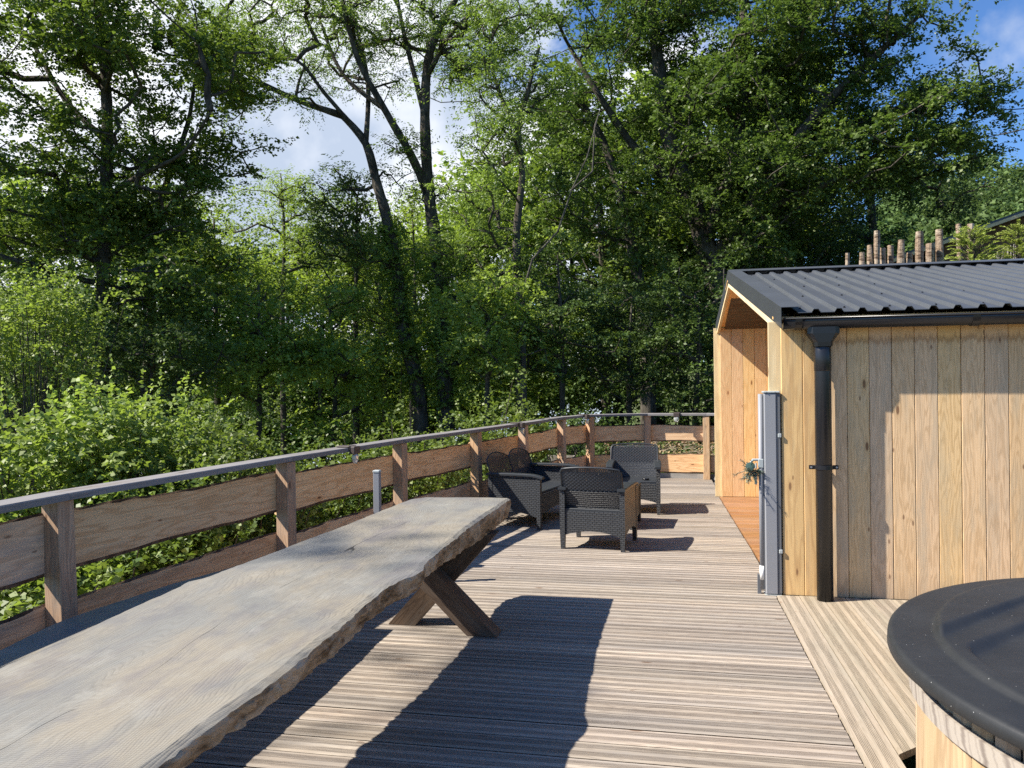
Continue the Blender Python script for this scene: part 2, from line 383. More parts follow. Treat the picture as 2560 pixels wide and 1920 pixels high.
LID = mk_lid()
def mk_band():
    t = NT('weathered_hoop'); tc = t.n('ShaderNodeTexCoord'); v = tc.outputs['UV']
    w = t.noise(t.vmath('MULTIPLY', v, (3.0, 7.0, 1)), 2.0, 4, .55, .6)
    u_ = t.math('ADD', t.math('ADD', t.sep(v)[0], t.math('MULTIPLY', t.sep(v)[1], .35)), t.math('MULTIPLY', w, .05))
    b = t.math('MAXIMUM', t.mr(t.math('SINE', t.math('MULTIPLY', u_, 78.0)), .55, 1.0), t.mr(t.math('SINE', t.math('MULTIPLY', u_, 203.0)), .5, 1.0, 0, .45))
    c = t.mix(b, (.33, .295, .245), (.10, .08, .065)); c = t.mix(t.mr(t.noise(v, 3, 2), .45, .6, 0, .4), c, (.36, .31, .27))
    return t.done(t.bsdf(c, .65, .3, normal=t.bump(b, .2, .002)))
BAND = mk_band()
def mk_weave(name, col):
    t = NT(name); tc = t.n('ShaderNodeTexCoord'); v = tc.outputs['UV']
    br = t.n('ShaderNodeTexBrick'); t.put(br.inputs['Vector'], v); br.offset = .5
    br.inputs['Color1'].default_value = (1, 1, 1, 1); br.inputs['Color2'].default_value = (.7, .7, .7, 1); br.inputs['Mortar'].default_value = (0, 0, 0, 1)
    br.inputs['Scale'].default_value = 1; br.inputs['Brick Width'].default_value = .042; br.inputs['Row Height'].default_value = .019
    br.inputs['Mortar Size'].default_value = .0038; br.inputs['Mortar Smooth'].default_value = .7
    s = t.sep(br.outputs['Color'])[0]
    c = t.mix(s, tuple(q*.22 for q in col), col)
    return t.done(t.bsdf(c, .42, .5, normal=t.bump(s, .9, .006)))
WEAVE = mk_weave('woven_resin', (.046, .050, .057))
CHP = plain('charcoal_resin', (.026, .029, .033), .42, .5, 0, .08, 80, .1)
LATT = plain('woven_strand', (.036, .039, .044), .42, .5, 0, .08, 80, .1)
def mk_glass():
    t = NT('ribbed_glass'); return t.done(t.bsdf((.75, .78, .75), .25, .5, **{'Transmission Weight': .6, 'IOR': 1.3}))
GLASS = mk_glass()

def mk_leaf(name, a, b, trans, tw=.35, rough=.5, spec=.35):
    t = NT(name); at_ = t.n('ShaderNodeAttribute', attribute_name='rnd'); f = at_.outputs['Fac']
    c = t.mix(f, a, b)
    oi = t.n('ShaderNodeObjectInfo')
    hs = t.n('ShaderNodeHueSaturation'); t.put(hs.inputs['Color'], c); t.put(hs.inputs['Hue'], t.mr(oi.outputs['Random'], 0, 1, .492, .508)); t.put(hs.inputs['Value'], t.mr(oi.outputs['Random'], 0, 1, .9, 1.12))
    p = t.bsdf(hs.outputs[0], rough, spec)
    tr = t.n('ShaderNodeBsdfTranslucent'); t.put(tr.inputs[0], t.mix(f, tuple(q*.75 for q in trans), tuple(q*1.2 for q in trans)))
    m = t.n('ShaderNodeMixShader'); m.inputs[0].default_value = tw; t.t.links.new(p, m.inputs[1]); t.t.links.new(tr.outputs[0], m.inputs[2])
    return t.done(m.outputs[0])
L_ALD = mk_leaf('alder_leaf', (.040, .078, .014), (.175, .225, .05), (.24, .36, .04), .26, .50)
L_ASH = mk_leaf('ash_leaf', (.06, .11, .02), (.21, .28, .07), (.30, .45, .06), .34, .52)
L_OAK = mk_leaf('oak_leaf', (.030, .065, .014), (.15, .205, .05), (.18, .30, .04), .26, .50)
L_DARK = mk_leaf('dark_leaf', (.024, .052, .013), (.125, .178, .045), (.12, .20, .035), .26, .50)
L_BUSH = mk_leaf('bush_leaf', (.07, .12, .02), (.30, .36, .10), (.36, .50, .06), .34, .52)
L_LIGHT = mk_leaf('young_leaf', (.08, .14, .02), (.27, .34, .08), (.40, .56, .06), .34, .52)
L_FAR = mk_leaf('far_leaf', (.06, .105, .035), (.13, .19, .06), (.15, .24, .06), .3, .7, .2)
L_YEW = mk_leaf('conifer_needle', (.20, .26, .05), (.42, .46, .13), (.4, .5, .08), .3)
L_SPRIG = mk_leaf('frosted_needle', (.08, .13, .08), (.25, .32, .27), (.1, .15, .09), .15, .6)

# ------------------------------------------------------------------ foliage
def leaf_mesh(name, P, A, S, W, mat, val, droop=.0, upbias=.9):
    """P centres, A axis (unit), S length, W width -> one quad per leaf, folded a little"""
    n = len(P)
    nr = rng.normal(size=(n, 3)); nr[:, 2] = np.abs(nr[:, 2]) + upbias
    B = np.cross(nr, A); B /= (np.linalg.norm(B, axis=1, keepdims=True)+1e-9)
    N = np.cross(A, B)
    S = S[:, None]; W = W[:, None]
    V = np.empty((n, 4, 3))
    V[:, 0] = P - A*S*.5; V[:, 1] = P + B*W*.5 + N*W*.12 - A*S*.04; V[:, 2] = P + A*S*.5 - N*S*.1; V[:, 3] = P - B*W*.5 + N*W*.12 - A*S*.04
    me = bpy.data.meshes.new(name)
    me.vertices.add(4*n); me.vertices.foreach_set('co', V.reshape(-1).astype(np.float32))
    me.loops.add(4*n); me.loops.foreach_set('vertex_index', np.arange(4*n, dtype=np.int32))
    me.polygons.add(n); me.polygons.foreach_set('loop_start', np.arange(0, 4*n, 4, dtype=np.int32))
    me.polygons.foreach_set('loop_total', np.full(n, 4, dtype=np.int32))
    at_ = me.attributes.new('rnd', 'FLOAT', 'FACE'); at_.data.foreach_set('value', np.clip(val, 0, 1).astype(np.float32))
    me.materials.append(mat); me.update(calc_edges=True)
    return me
def unit(v): return v/(np.linalg.norm(v, axis=-1, keepdims=True)+1e-9)
def sprays(C, R, twigs, per, L, W, pinn=False, flat=.6, droop=.15, outdir=None, ragged=.5):
    """leaf positions on twigs around clump centres C with radius R"""
    k = len(C); n = k*twigs
    c = np.repeat(C, twigs, 0); r = np.repeat(R, twigs)[:, None]
    d = unit(rng.normal(size=(n, 3))*np.array([1, 1, flat]))
    if outdir is not None: d = unit(d + .7*np.repeat(outdir, twigs, 0))
    start = c + rng.normal(size=(n, 3))*r*.38*np.array([1, 1, flat])
    ln = r*rng.uniform(.35, 1.0, (n, 1))
    t = (np.arange(per)+.5)/per
    tt = np.broadcast_to(t[None, :, None], (n, per, 1))
    P = start[:, None] + d[:, None]*ln[:, None]*tt
    P[..., 2] -= (droop*ln*1.0)*tt[..., 0]**2
    side = unit(np.cross(d, rng.normal(size=(n, 3))*.35 + np.array([0, 0, 1.])))
    sg = np.where(np.arange(per) % 2 == 0, 1., -1.)[None, :, None]
    ax = unit(d[:, None]*(.35 if pinn else .6) + side[:, None]*sg + rng.normal(size=(n, per, 3))*(.15 if pinn else .4))
    ax[..., 2] -= droop; ax = unit(ax)
    Ls = L*rng.uniform(.65, 1.2, (n, per))
    P = P + ax*Ls[..., None]*.5
    cv = np.repeat(rng.uniform(0, 1, k), twigs)[:, None]*.55 + rng.uniform(0, .45, (n, per))
    P, ax, Ls, cv = P.reshape(-1, 3), ax.reshape(-1, 3), Ls.reshape(-1), cv.reshape(-1)
    rx = np.interp(P[:, 1], [-2.3, -.5, 1.4, 3.32, 5.2, 6.9, 8.44, 9.775, 11.3, 12.05, 12.4], [-2.55, -2.82, -3.0, -2.955, -2.72, -2.443, -2.086, -1.786, -1.488, -1.137, -.262])
    keep = ~((P[:, 0] > rx-.16) & (P[:, 0] < 6) & (P[:, 1] < 12.55) & (P[:, 1] > -3) & (P[:, 2] > -.3) & (P[:, 2] < 4))
    return P[keep], ax[keep], Ls[keep], (Ls*W/L)[keep], cv[keep]
def in_ell(c, r, n, hollow=.35):
    d = unit(rng.normal(size=(n, 3))); q = rng.uniform(hollow**3, 1, (n, 1))**(1/3.)
    return np.array(c) + d*q*np.array(r)
def E(px, py, rx, ry, Y, rd=None):
    c = atd(px, py, Y); k = Y/1662.
    return c, (rx*k, rd if rd else (rx+ry)*.5*k, ry*k)
def skeleton(trunks, targets, rtip=.012, sag=.12, step=.55, power=.47):
    """trunks: [(pts, r0, r1)]; targets: (n,3). returns paths [(pts, radii)] of grown limbs"""
    nodes = []; par = []; depth = []
    for pts, r0, r1 in trunks:
        pts = [np.array(p, float) for p in pts]
        prev = -1
        for i in range(len(pts)-1):
            m = max(2, int(np.linalg.norm(pts[i+1]-pts[i])/.5))
            for j in range(m):
                nodes.append(pts[i] + (pts[i+1]-pts[i])*j/m); par.append(prev); prev = len(nodes)-1
        nodes.append(pts[-1]); par.append(prev)
    ntr = len(nodes)
    nodes = np.array(nodes); tr = nodes.copy()
    dmin = np.min(np.linalg.norm(targets[:, None]-tr[None], axis=2), axis=1)
    order = np.argsort(dmin)
    cap = ntr + len(targets)*40
    N = np.zeros((cap, 3)); N[:ntr] = nodes; cnt = ntr
    parent = np.full(cap, -1); parent[:ntr] = par
    base = np.zeros(cap); 
    paths = []
    for ti in order:
        q = targets[ti]
        d = N[:cnt] - q
        cost = np.linalg.norm(d, axis=1) + np.maximum(0, d[:, 2]+.1)*1.1 + base[:cnt]*.10
        j = int(np.argmin(cost)); p = N[j]; dist = np.linalg.norm(q-p)
        m = max(2, int(dist/step)); ctrl = (p+q)*.5 + np.array([0, 0, -sag*dist]) + rng.normal(size=3)*.07*dist
        idx = [j]
        for s in range(1, m+1):
            t = s/m; pt = (1-t)**2*p + 2*t*(1-t)*ctrl + t*t*q
            if s < m: pt = pt + rng.normal(size=3)*.035
            if cnt >= cap: break
            N[cnt] = pt; parent[cnt] = idx[-1]; base[cnt] = base[j] + dist*s/m; idx.append(cnt); cnt += 1
        paths.append(idx)
    w = np.zeros(cap); 
    for idx in paths: w[idx[-1]] += 1
    for i in range(cnt-1, ntr-1, -1):
        if parent[i] >= 0 and parent[i] >= ntr: w[parent[i]] += w[i]
    # weights accumulate only along limbs
    out = []
    for idx in paths:
        rr = [rtip*max(w[i], 1)**power if i >= ntr else None for i in idx]
        rr[0] = rr[1]
        out.append(([N[i] for i in idx], rr))
    return out
def build_tree(name, label, cat, trunks, envs, mat, leaf=(.085, .06), twigs=7, per=8, R=.5, bark=None, pinn=False, droop=.15, flat=.6,
               group=None, ivy=None, rtip=.012, hollow=.35, seg=6, limbs=True, mult=1.5, lsc=1.0, bough=(6, .55), base=None, upbias=.9):
    bark = bark or BARK
    leaf = (leaf[0]*lsc, leaf[1]*lsc)
    tl_ = []
    for (c, r), n in envs:
        n = int(n*mult); nb = max(2, n//bough[0]); bc = in_ell(c, r, nb, hollow); k_ = rng.integers(0, nb, n)
        tl_.append(bc[k_] + rng.normal(size=(n, 3))*bough[1]*np.array([1, 1, .5])*.62)
    targets = np.concatenate(tl_)
    b = np.array(trunks[0][0][0]) if base is None else np.array(base)
    e = empty(name, tuple(b), label=label, cat=cat, group=group)
    tm = MB()
    for pts, r0, r1 in trunks:
        P = [np.array(p, float) for p in pts]; dense = []; 
        for i in range(len(P)-1):
            p0 = P[max(i-1, 0)]; p1 = P[i]; p2 = P[i+1]; p3 = P[min(i+2, len(P)-1)]
            for j in range(4):
                t = j/4.; dense.append(.5*((2*p1)+(-p0+p2)*t+(2*p0-5*p1+4*p2-p3)*t*t+(-p0+3*p1-3*p2+p3)*t**3))
        dense.append(P[-1]); m = len(dense)
        rs = [(r0+(r1-r0)*(i/(m-1)))*(1+.06*math.sin(i*2.3)) for i in range(m)]
        if pts is trunks[0][0]: rs[0] *= 1.35
        tm.tube([p-b for p in dense], rs, 9)
    tm.obj('trunk', bark, e, True)
    sk = skeleton(trunks, targets, rtip)
    if limbs:
        lm = MB()
        for pts, rr in sk: lm.tube([p-b for p in pts], rr, 5, cap=False)
        lm.obj('limbs', bark, e, True, kind='stuff')
    # clumps: at tips and a few back along the limbs
    cs = [p[-1] for p, _ in sk]; od = [p[-1]-p[-2] for p, _ in sk]
    C = np.array(cs); O = unit(np.array(od))
    Rr = R*rng.uniform(.65, 1.35, len(C))
    P_, A_, S_, W_, v_ = sprays(C, Rr, twigs, per, leaf[0], leaf[1], pinn, flat, droop, O)
    link('crown', leaf_mesh('crown', P_-b, A_, S_, W_, mat, v_, upbias=upbias), e)
    if ivy:
        pts, rad_, n, im = ivy
        pts = [np.array(p, float) for p in pts]; seglen = [np.linalg.norm(pts[i+1]-pts[i]) for i in range(len(pts)-1)]
        u = rng.uniform(0, sum(seglen), n); C = []
        for q in u:
            i = 0
            while i < len(seglen)-1 and q > seglen[i]: q -= seglen[i]; i += 1
            C.append(pts[i] + (pts[i+1]-pts[i])*min(q/seglen[i], 1))
        C = np.array(C) + rng.normal(size=(n, 3))*rad_*np.array([1, 1, .5])*rng.uniform(.5, 1.2, (n, 1))
        P_, A_, S_, W_, v_ = sprays(C, np.full(n, .22), 4, 6, .08, .07, False, .9, .3)
        link('ivy', leaf_mesh('ivy', P_-b, A_, S_, W_, im, v_), e)
    return e
def tr(Y, *pts): return [atd(x, y, Y if not hasattr(Y, '__len__') else Y[min(i, len(Y)-1)]) for i, (x, y) in enumerate(pts)]
def foot(p, z): q = np.array(p).copy(); q[2] = z; return q
# ------------------------------------------------------------------ terrain, lake
def mk_ground():
    t = NT('forest_floor'); raw, v, rnd = t.objco(False)
    n = t.noise(v, .6, 6, .65); n2 = t.noise(v, 7, 5, .65)
    c = t.mix(t.mr(n, .35, .65), (.045, .055, .02), (.07, .10, .03)); c = t.mix(t.mr(n2, .5, .68, 0, .7), c, (.10, .075, .045))
    return t.done(t.bsdf(c, .95, .1, normal=t.bump(n2, .8, .05)))
def sstep(a, b, x):
    t = np.clip((x-a)/(b-a), 0, 1); return t*t*(3-2*t)
def gh(x, y):
    x = np.asarray(x, float); y = np.asarray(y, float)
    z = -1.1 - 2.2*sstep(-3.5, -16, x) - 2.8*sstep(12, 45, y)*sstep(14, -10, x)
    z = z + 2.6*sstep(.2, 3.2, x)*sstep(10.6, 12.8, y)*1.0
    z = z + .85*sstep(12.3, 13.2, y)*sstep(-6, -1, x)*(1-sstep(.2, 3.2, x))*(1-sstep(14, 22, y))
    z = z + 11.0*sstep(2, 45, x)*sstep(14, 70, y)
    z = z + 13*sstep(-60, -180, x) + 16*sstep(300, 520, y)*(1-sstep(-40, 60, x)) + 10*sstep(70, 260, y)*sstep(20, 60, x)
    return z + .12*np.sin(x*1.3+y*.7)*np.sin(y*1.1-x*.4)
xs = np.concatenate([np.linspace(-700, -40, 16), np.linspace(-36, 40, 96), np.linspace(46, 700, 16)])
ys = np.concatenate([np.linspace(-60, -12, 6), np.linspace(-10, 60, 88), np.linspace(66, 300, 20), np.linspace(330, 1200, 10)])
X, Y = np.meshgrid(xs, ys); Z = gh(X, Y)
tm = MB(); nx = len(xs)
tm.mesh(np.stack([X, Y, Z], -1).reshape(-1, 3), [(j*nx+i, j*nx+i+1, (j+1)*nx+i+1, (j+1)*nx+i) for j in range(len(ys)-1) for i in range(nx-1)])
tm.obj('ground', mk_ground(), smooth=True, kind='structure')
t = NT('lake_water'); raw, v, rnd = t.objco(False)
LAKEM = t.done(t.bsdf((.30, .36, .40), .16, .6, normal=t.bump(t.noise(v, 1.2, 4), .25, .05)))
lk = MB(); ang = np.linspace(0, 2*math.pi, 48, endpoint=False)
lk.mesh([(-60+95*math.cos(a)*(1+.06*math.sin(3*a)), 175+120*math.sin(a)*(1+.05*math.cos(4*a)), -5.3) for a in ang], [tuple(range(48))])
lk.obj('lake', LAKEM, kind='structure')

# ------------------------------------------------------------------ deck
POSTS = [(-2.55, -2.3), (-2.82, -.5), (-3.0, 1.4), (-2.955, 3.32), (-2.72, 5.2), (-2.443, 6.9), (-2.086, 8.44), (-1.786, 9.775), (-1.488, 11.30), (-1.137, 12.05), (-.262, 12.40), (.647, 12.33), (1.9, 12.05)]
def rail_x(y):
    for a, b in zip(POSTS[:10], POSTS[1:11]):
        if a[1] <= y <= b[1]: return a[0] + (b[0]-a[0])*(y-a[1])/(b[1]-a[1])
    return POSTS[0][0] if y < POSTS[0][1] else POSTS[10][0]
def gable_x(y): return .805 - .0215*(y-5.6)
deck = empty('deck', (0, 0, 0), kind='structure')
def plank_obj(name, x0, x1, yc, w, z1, th, mat, parent, skew=0, label=None, loc0=(0, 0, 0), rz=0):
    L = x1-x0; m = MB(); c = .004
    h = w/2
    prof = [(-h, z1-th), (h, z1-th), (h, z1-c), (h-c, z1), (-h+c, z1), (-h, z1-c)]
    e0 = rng.uniform(-.004, .004); 
    rings = [[(-L/2, y, z-z1) for y, z in prof], [(L/2, y, z-z1) for y, z in prof]]
    m.loft(rings)
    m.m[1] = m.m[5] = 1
    return m.obj(name, [mat, DARKEDGE], parent, loc=((x0+x1)/2-loc0[0], yc-loc0[1], z1-loc0[2]), rot=(0, 0, rz))
PITCH = .1495
y = -2.9; k = 0
while y < 12.36:
    xl = rail_x(y) - .06
    if y < 5.74: xr = .768
    elif y < 10.52: xr = min(.768, gable_x(y) - .004)
    else: xr = .715
    if y > 12.05: xl = max(xl, -1.1 + (y-12.05)*2.6)
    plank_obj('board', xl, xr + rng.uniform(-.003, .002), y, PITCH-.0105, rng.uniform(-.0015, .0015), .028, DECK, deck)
    y += PITCH; k += 1
# bearers and fascia below the boards
bm_ = MB()
for x in (-2.3, -1.2, 0, .72): bm_.box(x-.03, x+.03, -2.9, 12.2, -.18, -.032)
bm_.obj('bearer', GREYW, deck)
for i in range(6):
    yy = -1.5+i*2.6; m = MB(); m.box(-.06, .06, -.06, .06, -2.4, -.18); m.obj('pier', LEGW, deck, loc=(rail_x(yy)+.35, yy, 0))
# strip of newer boards beside the tub and along the shed wall
TC = (1.83, 2.55); TR = 1.04
strip = empty('side_deck', (0, 0, 0), kind='structure')
k = 0; x = .7765
while x < 4.6:
    x1 = x + .1485; far = 5.762 + rng.uniform(-.003, .003); z = .003 + rng.uniform(-.001, .001)
    def cy(xx, s):
        q = 1.235**2-(xx-TC[0])**2; return TC[1] + s*math.sqrt(max(q, 0))
    def strip_board(y00, y01, y10, y11):
        m = MB(); xc = (x+x1)/2; yc = (y00+y01+y10+y11)/4
        # local X runs along the board (world Y): rotate by 90 deg
        pts = [(x, y00), (x1, y01), (x1, y11), (x, y10)]
        loc = [((py-yc), -(px-xc)) for px, py in pts]; m.prism(loc, -.03, 0)
        m.obj('board', STRIP, strip, loc=(xc, yc, z), rot=(0, 0, math.pi/2))
    if k == 0: strip_board(-2.9, -2.9, far, far)
    elif x < TC[0]+1.235 and x1 > TC[0]-1.235:
        a, b = cy(x, 1), cy(x1, 1); strip_board(a, b, far, far)
        a, b = cy(x, -1), cy(x1, -1); strip_board(-2.9, -2.9, a, b)
    else: strip_board(-2.9, -2.9, far, far)
    x += .1535; k += 1

# ------------------------------------------------------------------ railing
fence = empty('railing', (0, 0, 0), label='waist-high timber railing with waney-edged larch boards around the deck', cat='railing')
PV = [Vector((a, b, 0)) for a, b in POSTS]
def seg_n(i):
    d = (PV[i+1]-PV[i]).normalized(); return d, Vector((d.y, -d.x, 0))   # inward normal (towards the deck)
for i, p in enumerate(PV):
    d = ((PV[min(i+1, len(PV)-1)]-PV[i]).normalized() + (PV[i]-PV[max(i-1, 0)]).normalized()).normalized()
    m = MB(); m.box(-.99/2-.6, .99/2, -.052, .052, -.05, .05, 0, .004)   # long axis = local X
    o = m.obj('post', POSTW, fence)
    tilt = .035 if i == 3 else rng.uniform(-.006, .006)
    R_ = Matrix.Rotation(math.atan2(d.y, d.x), 4, 'Z') @ Matrix.Rotation(-math.pi/2, 4, 'Y')
    if i == 3: R_ = Matrix.Rotation(-.03, 4, 'Y') @ R_
    o.matrix_local = Matrix.Translation((p.x, p.y, .99/2-.002)) @ R_
    # post foot: grey fixing plate
def wavy(n, amp, s):
    ph = rng.uniform(0, 6.28, 4); x = np.linspace(0, 1, n)
    return amp*(.6*np.sin(s*2.1*x+ph[0]) + .35*np.sin(s*5.3*x+ph[1]) + .2*np.sin(s*11*x+ph[2])) + rng.normal(size=n)*amp*.06
def live_board(p, q, n, z0, z1, mat, off):
    """board from p to q on the outer side of the posts"""
    d = (q-p).normalized(); L = (q-p).length; N = max(14, int(L/.06)); t0 = wavy(N, .010, L*1.1); t1 = wavy(N, .012, L*1.1)
    m = MB(); xs_ = np.linspace(-L/2, L/2, N); h = (z1-z0)/2; th = .019
    rings = []
    for i in range(N):
        a, b = -h+t0[i], h+t1[i]; x_ = xs_[i]
        rings.append([(x_, a+.012, -th), (x_, a, th-.006), (x_, a+.02, th), (x_, b-.006-abs(rng.normal())*.004, th), (x_, b+.003, th-.010), (x_, b-.012, -th)])
    m.loft(rings)
    nf = len(m.f)
    for j in range(nf-2):
        if j % 6 in (0, 1, 3, 4): m.m[j] = 1
    o = m.obj('rail_board', [mat, BARKEDGE], fence)
    # local x -> d, local y -> up, local z -> inward normal
    R_ = Matrix(((d.x, 0, n.x, 0), (d.y, 0, n.y, 0), (0, 1, 0, 0), (0, 0, 0, 1)))
    c = (p+q)/2 - n*off
    o.matrix_local = Matrix.Translation((c.x, c.y, (z0+z1)/2)) @ R_
for i in range(len(PV)-1):
    d, n = seg_n(i)
    off = .071
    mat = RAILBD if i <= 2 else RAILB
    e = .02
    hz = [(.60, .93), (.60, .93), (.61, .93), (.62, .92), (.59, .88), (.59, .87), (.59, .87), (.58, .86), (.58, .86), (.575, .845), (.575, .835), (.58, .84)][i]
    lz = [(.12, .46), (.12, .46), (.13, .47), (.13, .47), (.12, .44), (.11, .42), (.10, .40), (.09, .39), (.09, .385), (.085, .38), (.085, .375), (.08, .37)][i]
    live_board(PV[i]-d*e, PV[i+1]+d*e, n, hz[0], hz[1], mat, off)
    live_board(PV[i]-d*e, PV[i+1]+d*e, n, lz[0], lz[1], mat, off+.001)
# cap boards, mitred
def miter(i, s):
    ns = []
    if i > 0: ns.append(seg_n(i-1)[1])
    if i < len(PV)-1: ns.append(seg_n(i)[1])
    b = sum(ns, Vector((0, 0, 0))).normalized(); k = 1/max(.5, b.dot(ns[0])); return PV[i] + b*s*k
for i in range(len(PV)-1):
    d, n = seg_n(i); g = d*.0012
    a0, a1, b1, b0 = miter(i, .062)+g, miter(i+1, .062)-g, miter(i+1, -.092)-g, miter(i, -.092)+g
    c = (PV[i]+PV[i+1])/2; ang = math.atan2(d.y, d.x); Ri = Matrix.Rotation(-ang, 4, 'Z')
    poly = [tuple((Ri @ (q-c)).xy) for q in (b0, a0, a1, b1)]
    m = MB(); ch = .005
    lo = [(x_, y_, -.0175) for x_, y_ in poly]; hi0 = [(x_, y_, .0175-ch) for x_, y_ in poly]
    hi = [(x_, y_-(ch if y_ > 0 else -ch), .0175) for x_, y_ in poly]
    m.loft([lo[::-1], hi0[::-1], hi[::-1]])
    m.obj('handrail', CAPW, fence, loc=(c.x, c.y, 1.009+.0004*(i % 2)), rot=(0, 0, ang))
# grey kick boards under the lower boards at the far end
for i in (9, 10, 11):
    d, n = seg_n(i); c = (PV[i]+PV[i+1])/2 - n*.075; L = (PV[i+1]-PV[i]).length
    m = MB(); m.box(-L/2+.02, L/2-.02, -.015, .015, -.12, .075); m.obj('kick_board', GREYW, fence, loc=(c.x, c.y, 0), rot=(0, 0, math.atan2(d.y, d.x)))
# lamps clipped over the handrail
def lamp(px, py, label, i0):
    p = Vector((px, py, 0)); d, n = seg_n(i0)
    e = empty('rail_lamp', (px, py, 1.0285), math.atan2(d.y, d.x), label=label, cat='lamp', group='solar lamps clipped on the handrail')
    # local +y is outward (left of travel), inward = -y
    m = MB(); m.box(-.05, .05, -.075, .05, .0, .012, 0, .003); m.box(-.05, .05, -.082, -.0765, -.052, .012, 0, .002); m.box(-.045, .045, -.125, -.082, -.055, .008, 0, .005)
    m.obj('housing', BROWNP, e)
    g = MB(); g.loft([[(.042*s*math.cos(a), -.104+.020*s*math.sin(a), z) for a in np.linspace(0, 2*math.pi, 14, endpoint=False)] for s, z in ((.8, -.056), (1, -.075), (.95, -.10), (.7, -.125), (.3, -.137))])
    g.obj('glass', GLASS, e, True)
lamp(-2.60, 5.98, 'small brown solar lamp on the handrail nearest the log table', 4)
lamp(-1.845, 9.52, 'small brown solar lamp on the handrail above the loveseat', 6)
lamp(-1.245, 11.82, 'small brown solar lamp just left of the bend in the railing', 8)
lamp(.20, 12.363, 'small brown solar lamp on the far straight handrail', 10)

# ------------------------------------------------------------------ shed
shed = empty('shed', (.8, 5.77, 0), label='small timber shed clad in vertical boards with a corrugated anthracite roof and open porch', cat='shed')
SB = Vector((.8, 5.77, 0))
SX1 = 5.2; YN, YF, YR = 5.77, 10.46, 9.02; ZN, ZF, ZR = 1.955, 2.235, 2.66   # wall plane rows; ridge underside
def slope_z(y): return ZN + (ZR-ZN)*(y-YN)/(YR-YN) if y < YR else ZR + (ZF-ZR)*(y-YR)/(YF-YR)
def vplank(xc, yc, w, z0, z1, th, mat, face, name='plank', zr=None):
    """vertical plank, length along local X; face = outward normal axis angle (about Z)"""
    L = z1-z0; m = MB(); h = w/2; c = .003
    prof = [(-h, -th), (h, -th), (h, -c), (h-c, 0), (-h+c, 0), (-h, -c)]
    m.loft([[(-L/2, a, b) for a, b in prof], [(L/2, a, b) for a, b in prof]])
    o = m.obj(name, mat, shed)
    nx_, ny_ = math.cos(face), math.sin(face)
    # local x -> up, local z -> outward normal, local y -> z cross x
    zc = Vector((nx_, ny_, 0)); xc_ = Vector((0, 0, 1)); yc_ = zc.cross(xc_)
    R_ = Matrix(((xc_.x, yc_.x, zc.x, 0), (xc_.y, yc_.y, zc.y, 0), (xc_.z, yc_.z, zc.z, 0), (0, 0, 0, 1)))
    o.matrix_local = Matrix.Translation(Vector((xc, yc, (z0+z1)/2)) - SB) @ R_
    return o
# front wall (faces the viewer)
x = .826; k = 0
while x < SX1-.1:
    w = .1435 + rng.uniform(-.001, .001)
    vplank(x+w/2, YN - rng.uniform(0, .0025), w, .0045, 1.985, .022, CLADF if k < 2 else CLAD, -math.pi/2)
    x += .1472; k += 1
bk = MB()
bk.box(.83-SB.x, SX1-SB.x, .023, .075, .0, 1.97); bk.obj('wall_core', LEGW, shed)
# near jamb of the porch: pale board edge and inner lining
jm = MB(); jm.box(-1.955/2, 1.955/2, -.0165, .0165, -.06, .06); j = jm.obj('porch_frame', FRAMEW, shed)
j.matrix_local = Matrix.Translation(Vector((.8065, YN+.062, 1.955/2+.004))-SB) @ Matrix.Rotation(-math.pi/2, 4, 'Y')
jm = MB(); jm.box(-2.225/2, 2.225/2, -.0165, .0165, -.06, .06); j = jm.obj('porch_frame', FRAMEW, shed)
j.matrix_local = Matrix.Translation(Vector((gable_x(YF)+.016, YF+.055, 2.225/2+.004))-SB) @ Matrix.Rotation(-math.pi/2, 4, 'Y')
PB = 2.05       # back of the porch
for (ya, yb) in ((YN+.12, YR), (YF+.11, YR)):          # pale rafters along the gable
    za, zb = slope_z(ya) - (.0 if ya < YR else .0), slope_z(yb); m = MB()
    if ya < YR: A = Vector((gable_x(ya)+.016, ya, za-.032)); B = Vector((gable_x(yb)+.016, yb-.0, zb-.032))
    else: A = Vector((gable_x(YR)+.016, YR, ZR-.032)); B = Vector((gable_x(ya)+.016, ya, slope_z(ya)-.032))
    L = (B-A).length; m.box(-L/2, L/2, -.0165, .0165, -.033, .033); o = m.obj('verge_board', FRAMEW, shed)
    xd = (B-A).normalized(); yd = Vector((1, 0, 0)); yd = (yd - xd*yd.dot(xd)).normalized(); zd = xd.cross(yd)
    o.matrix_local = Matrix.Translation((A+B)/2 - SB) @ Matrix(((xd.x, yd.x, zd.x, 0), (xd.y, yd.y, zd.y, 0), (xd.z, yd.z, zd.z, 0), (0, 0, 0, 1)))
# far inner wall of the porch
x = gable_x(YF)+.035
while x < PB:
    w = min(.141, PB-x); vplank(x+w/2, YF - rng.uniform(0, .002), w, .012, slope_z(YF)-.004, .02, PORCHW, -math.pi/2); x += .1445
# near inner wall and back wall of the porch
x = .826
while x < PB:
    vplank(x+.0705, YN+.10, .141, .012, slope_z(YN+.1)-.004, .02, PORCHW, math.pi/2); x += .1445
yy = YN+.125
while yy < YF-.03:
    zt = min(slope_z(yy), slope_z(min(yy+.141, YF))) - .006
    vplank(PB, yy+.0705, .141, .012, zt, .02, PORCHW, math.pi); yy += .1445
dm = MB(); dm.box(-.02, .0, -.45, .45, .03, 2.02, 0, .004); d_ = dm.obj('door', TRIM, shed, loc=(PB-.003-SB.x, 8.2-SB.y, 0))
hm = MB(); hm.tube([(-.02, -.36, 1.02), (-.06, -.36, 1.02), (-.06, -.25, 1.02)], .01, 8); hm.obj('handle', STEEL, d_, True)
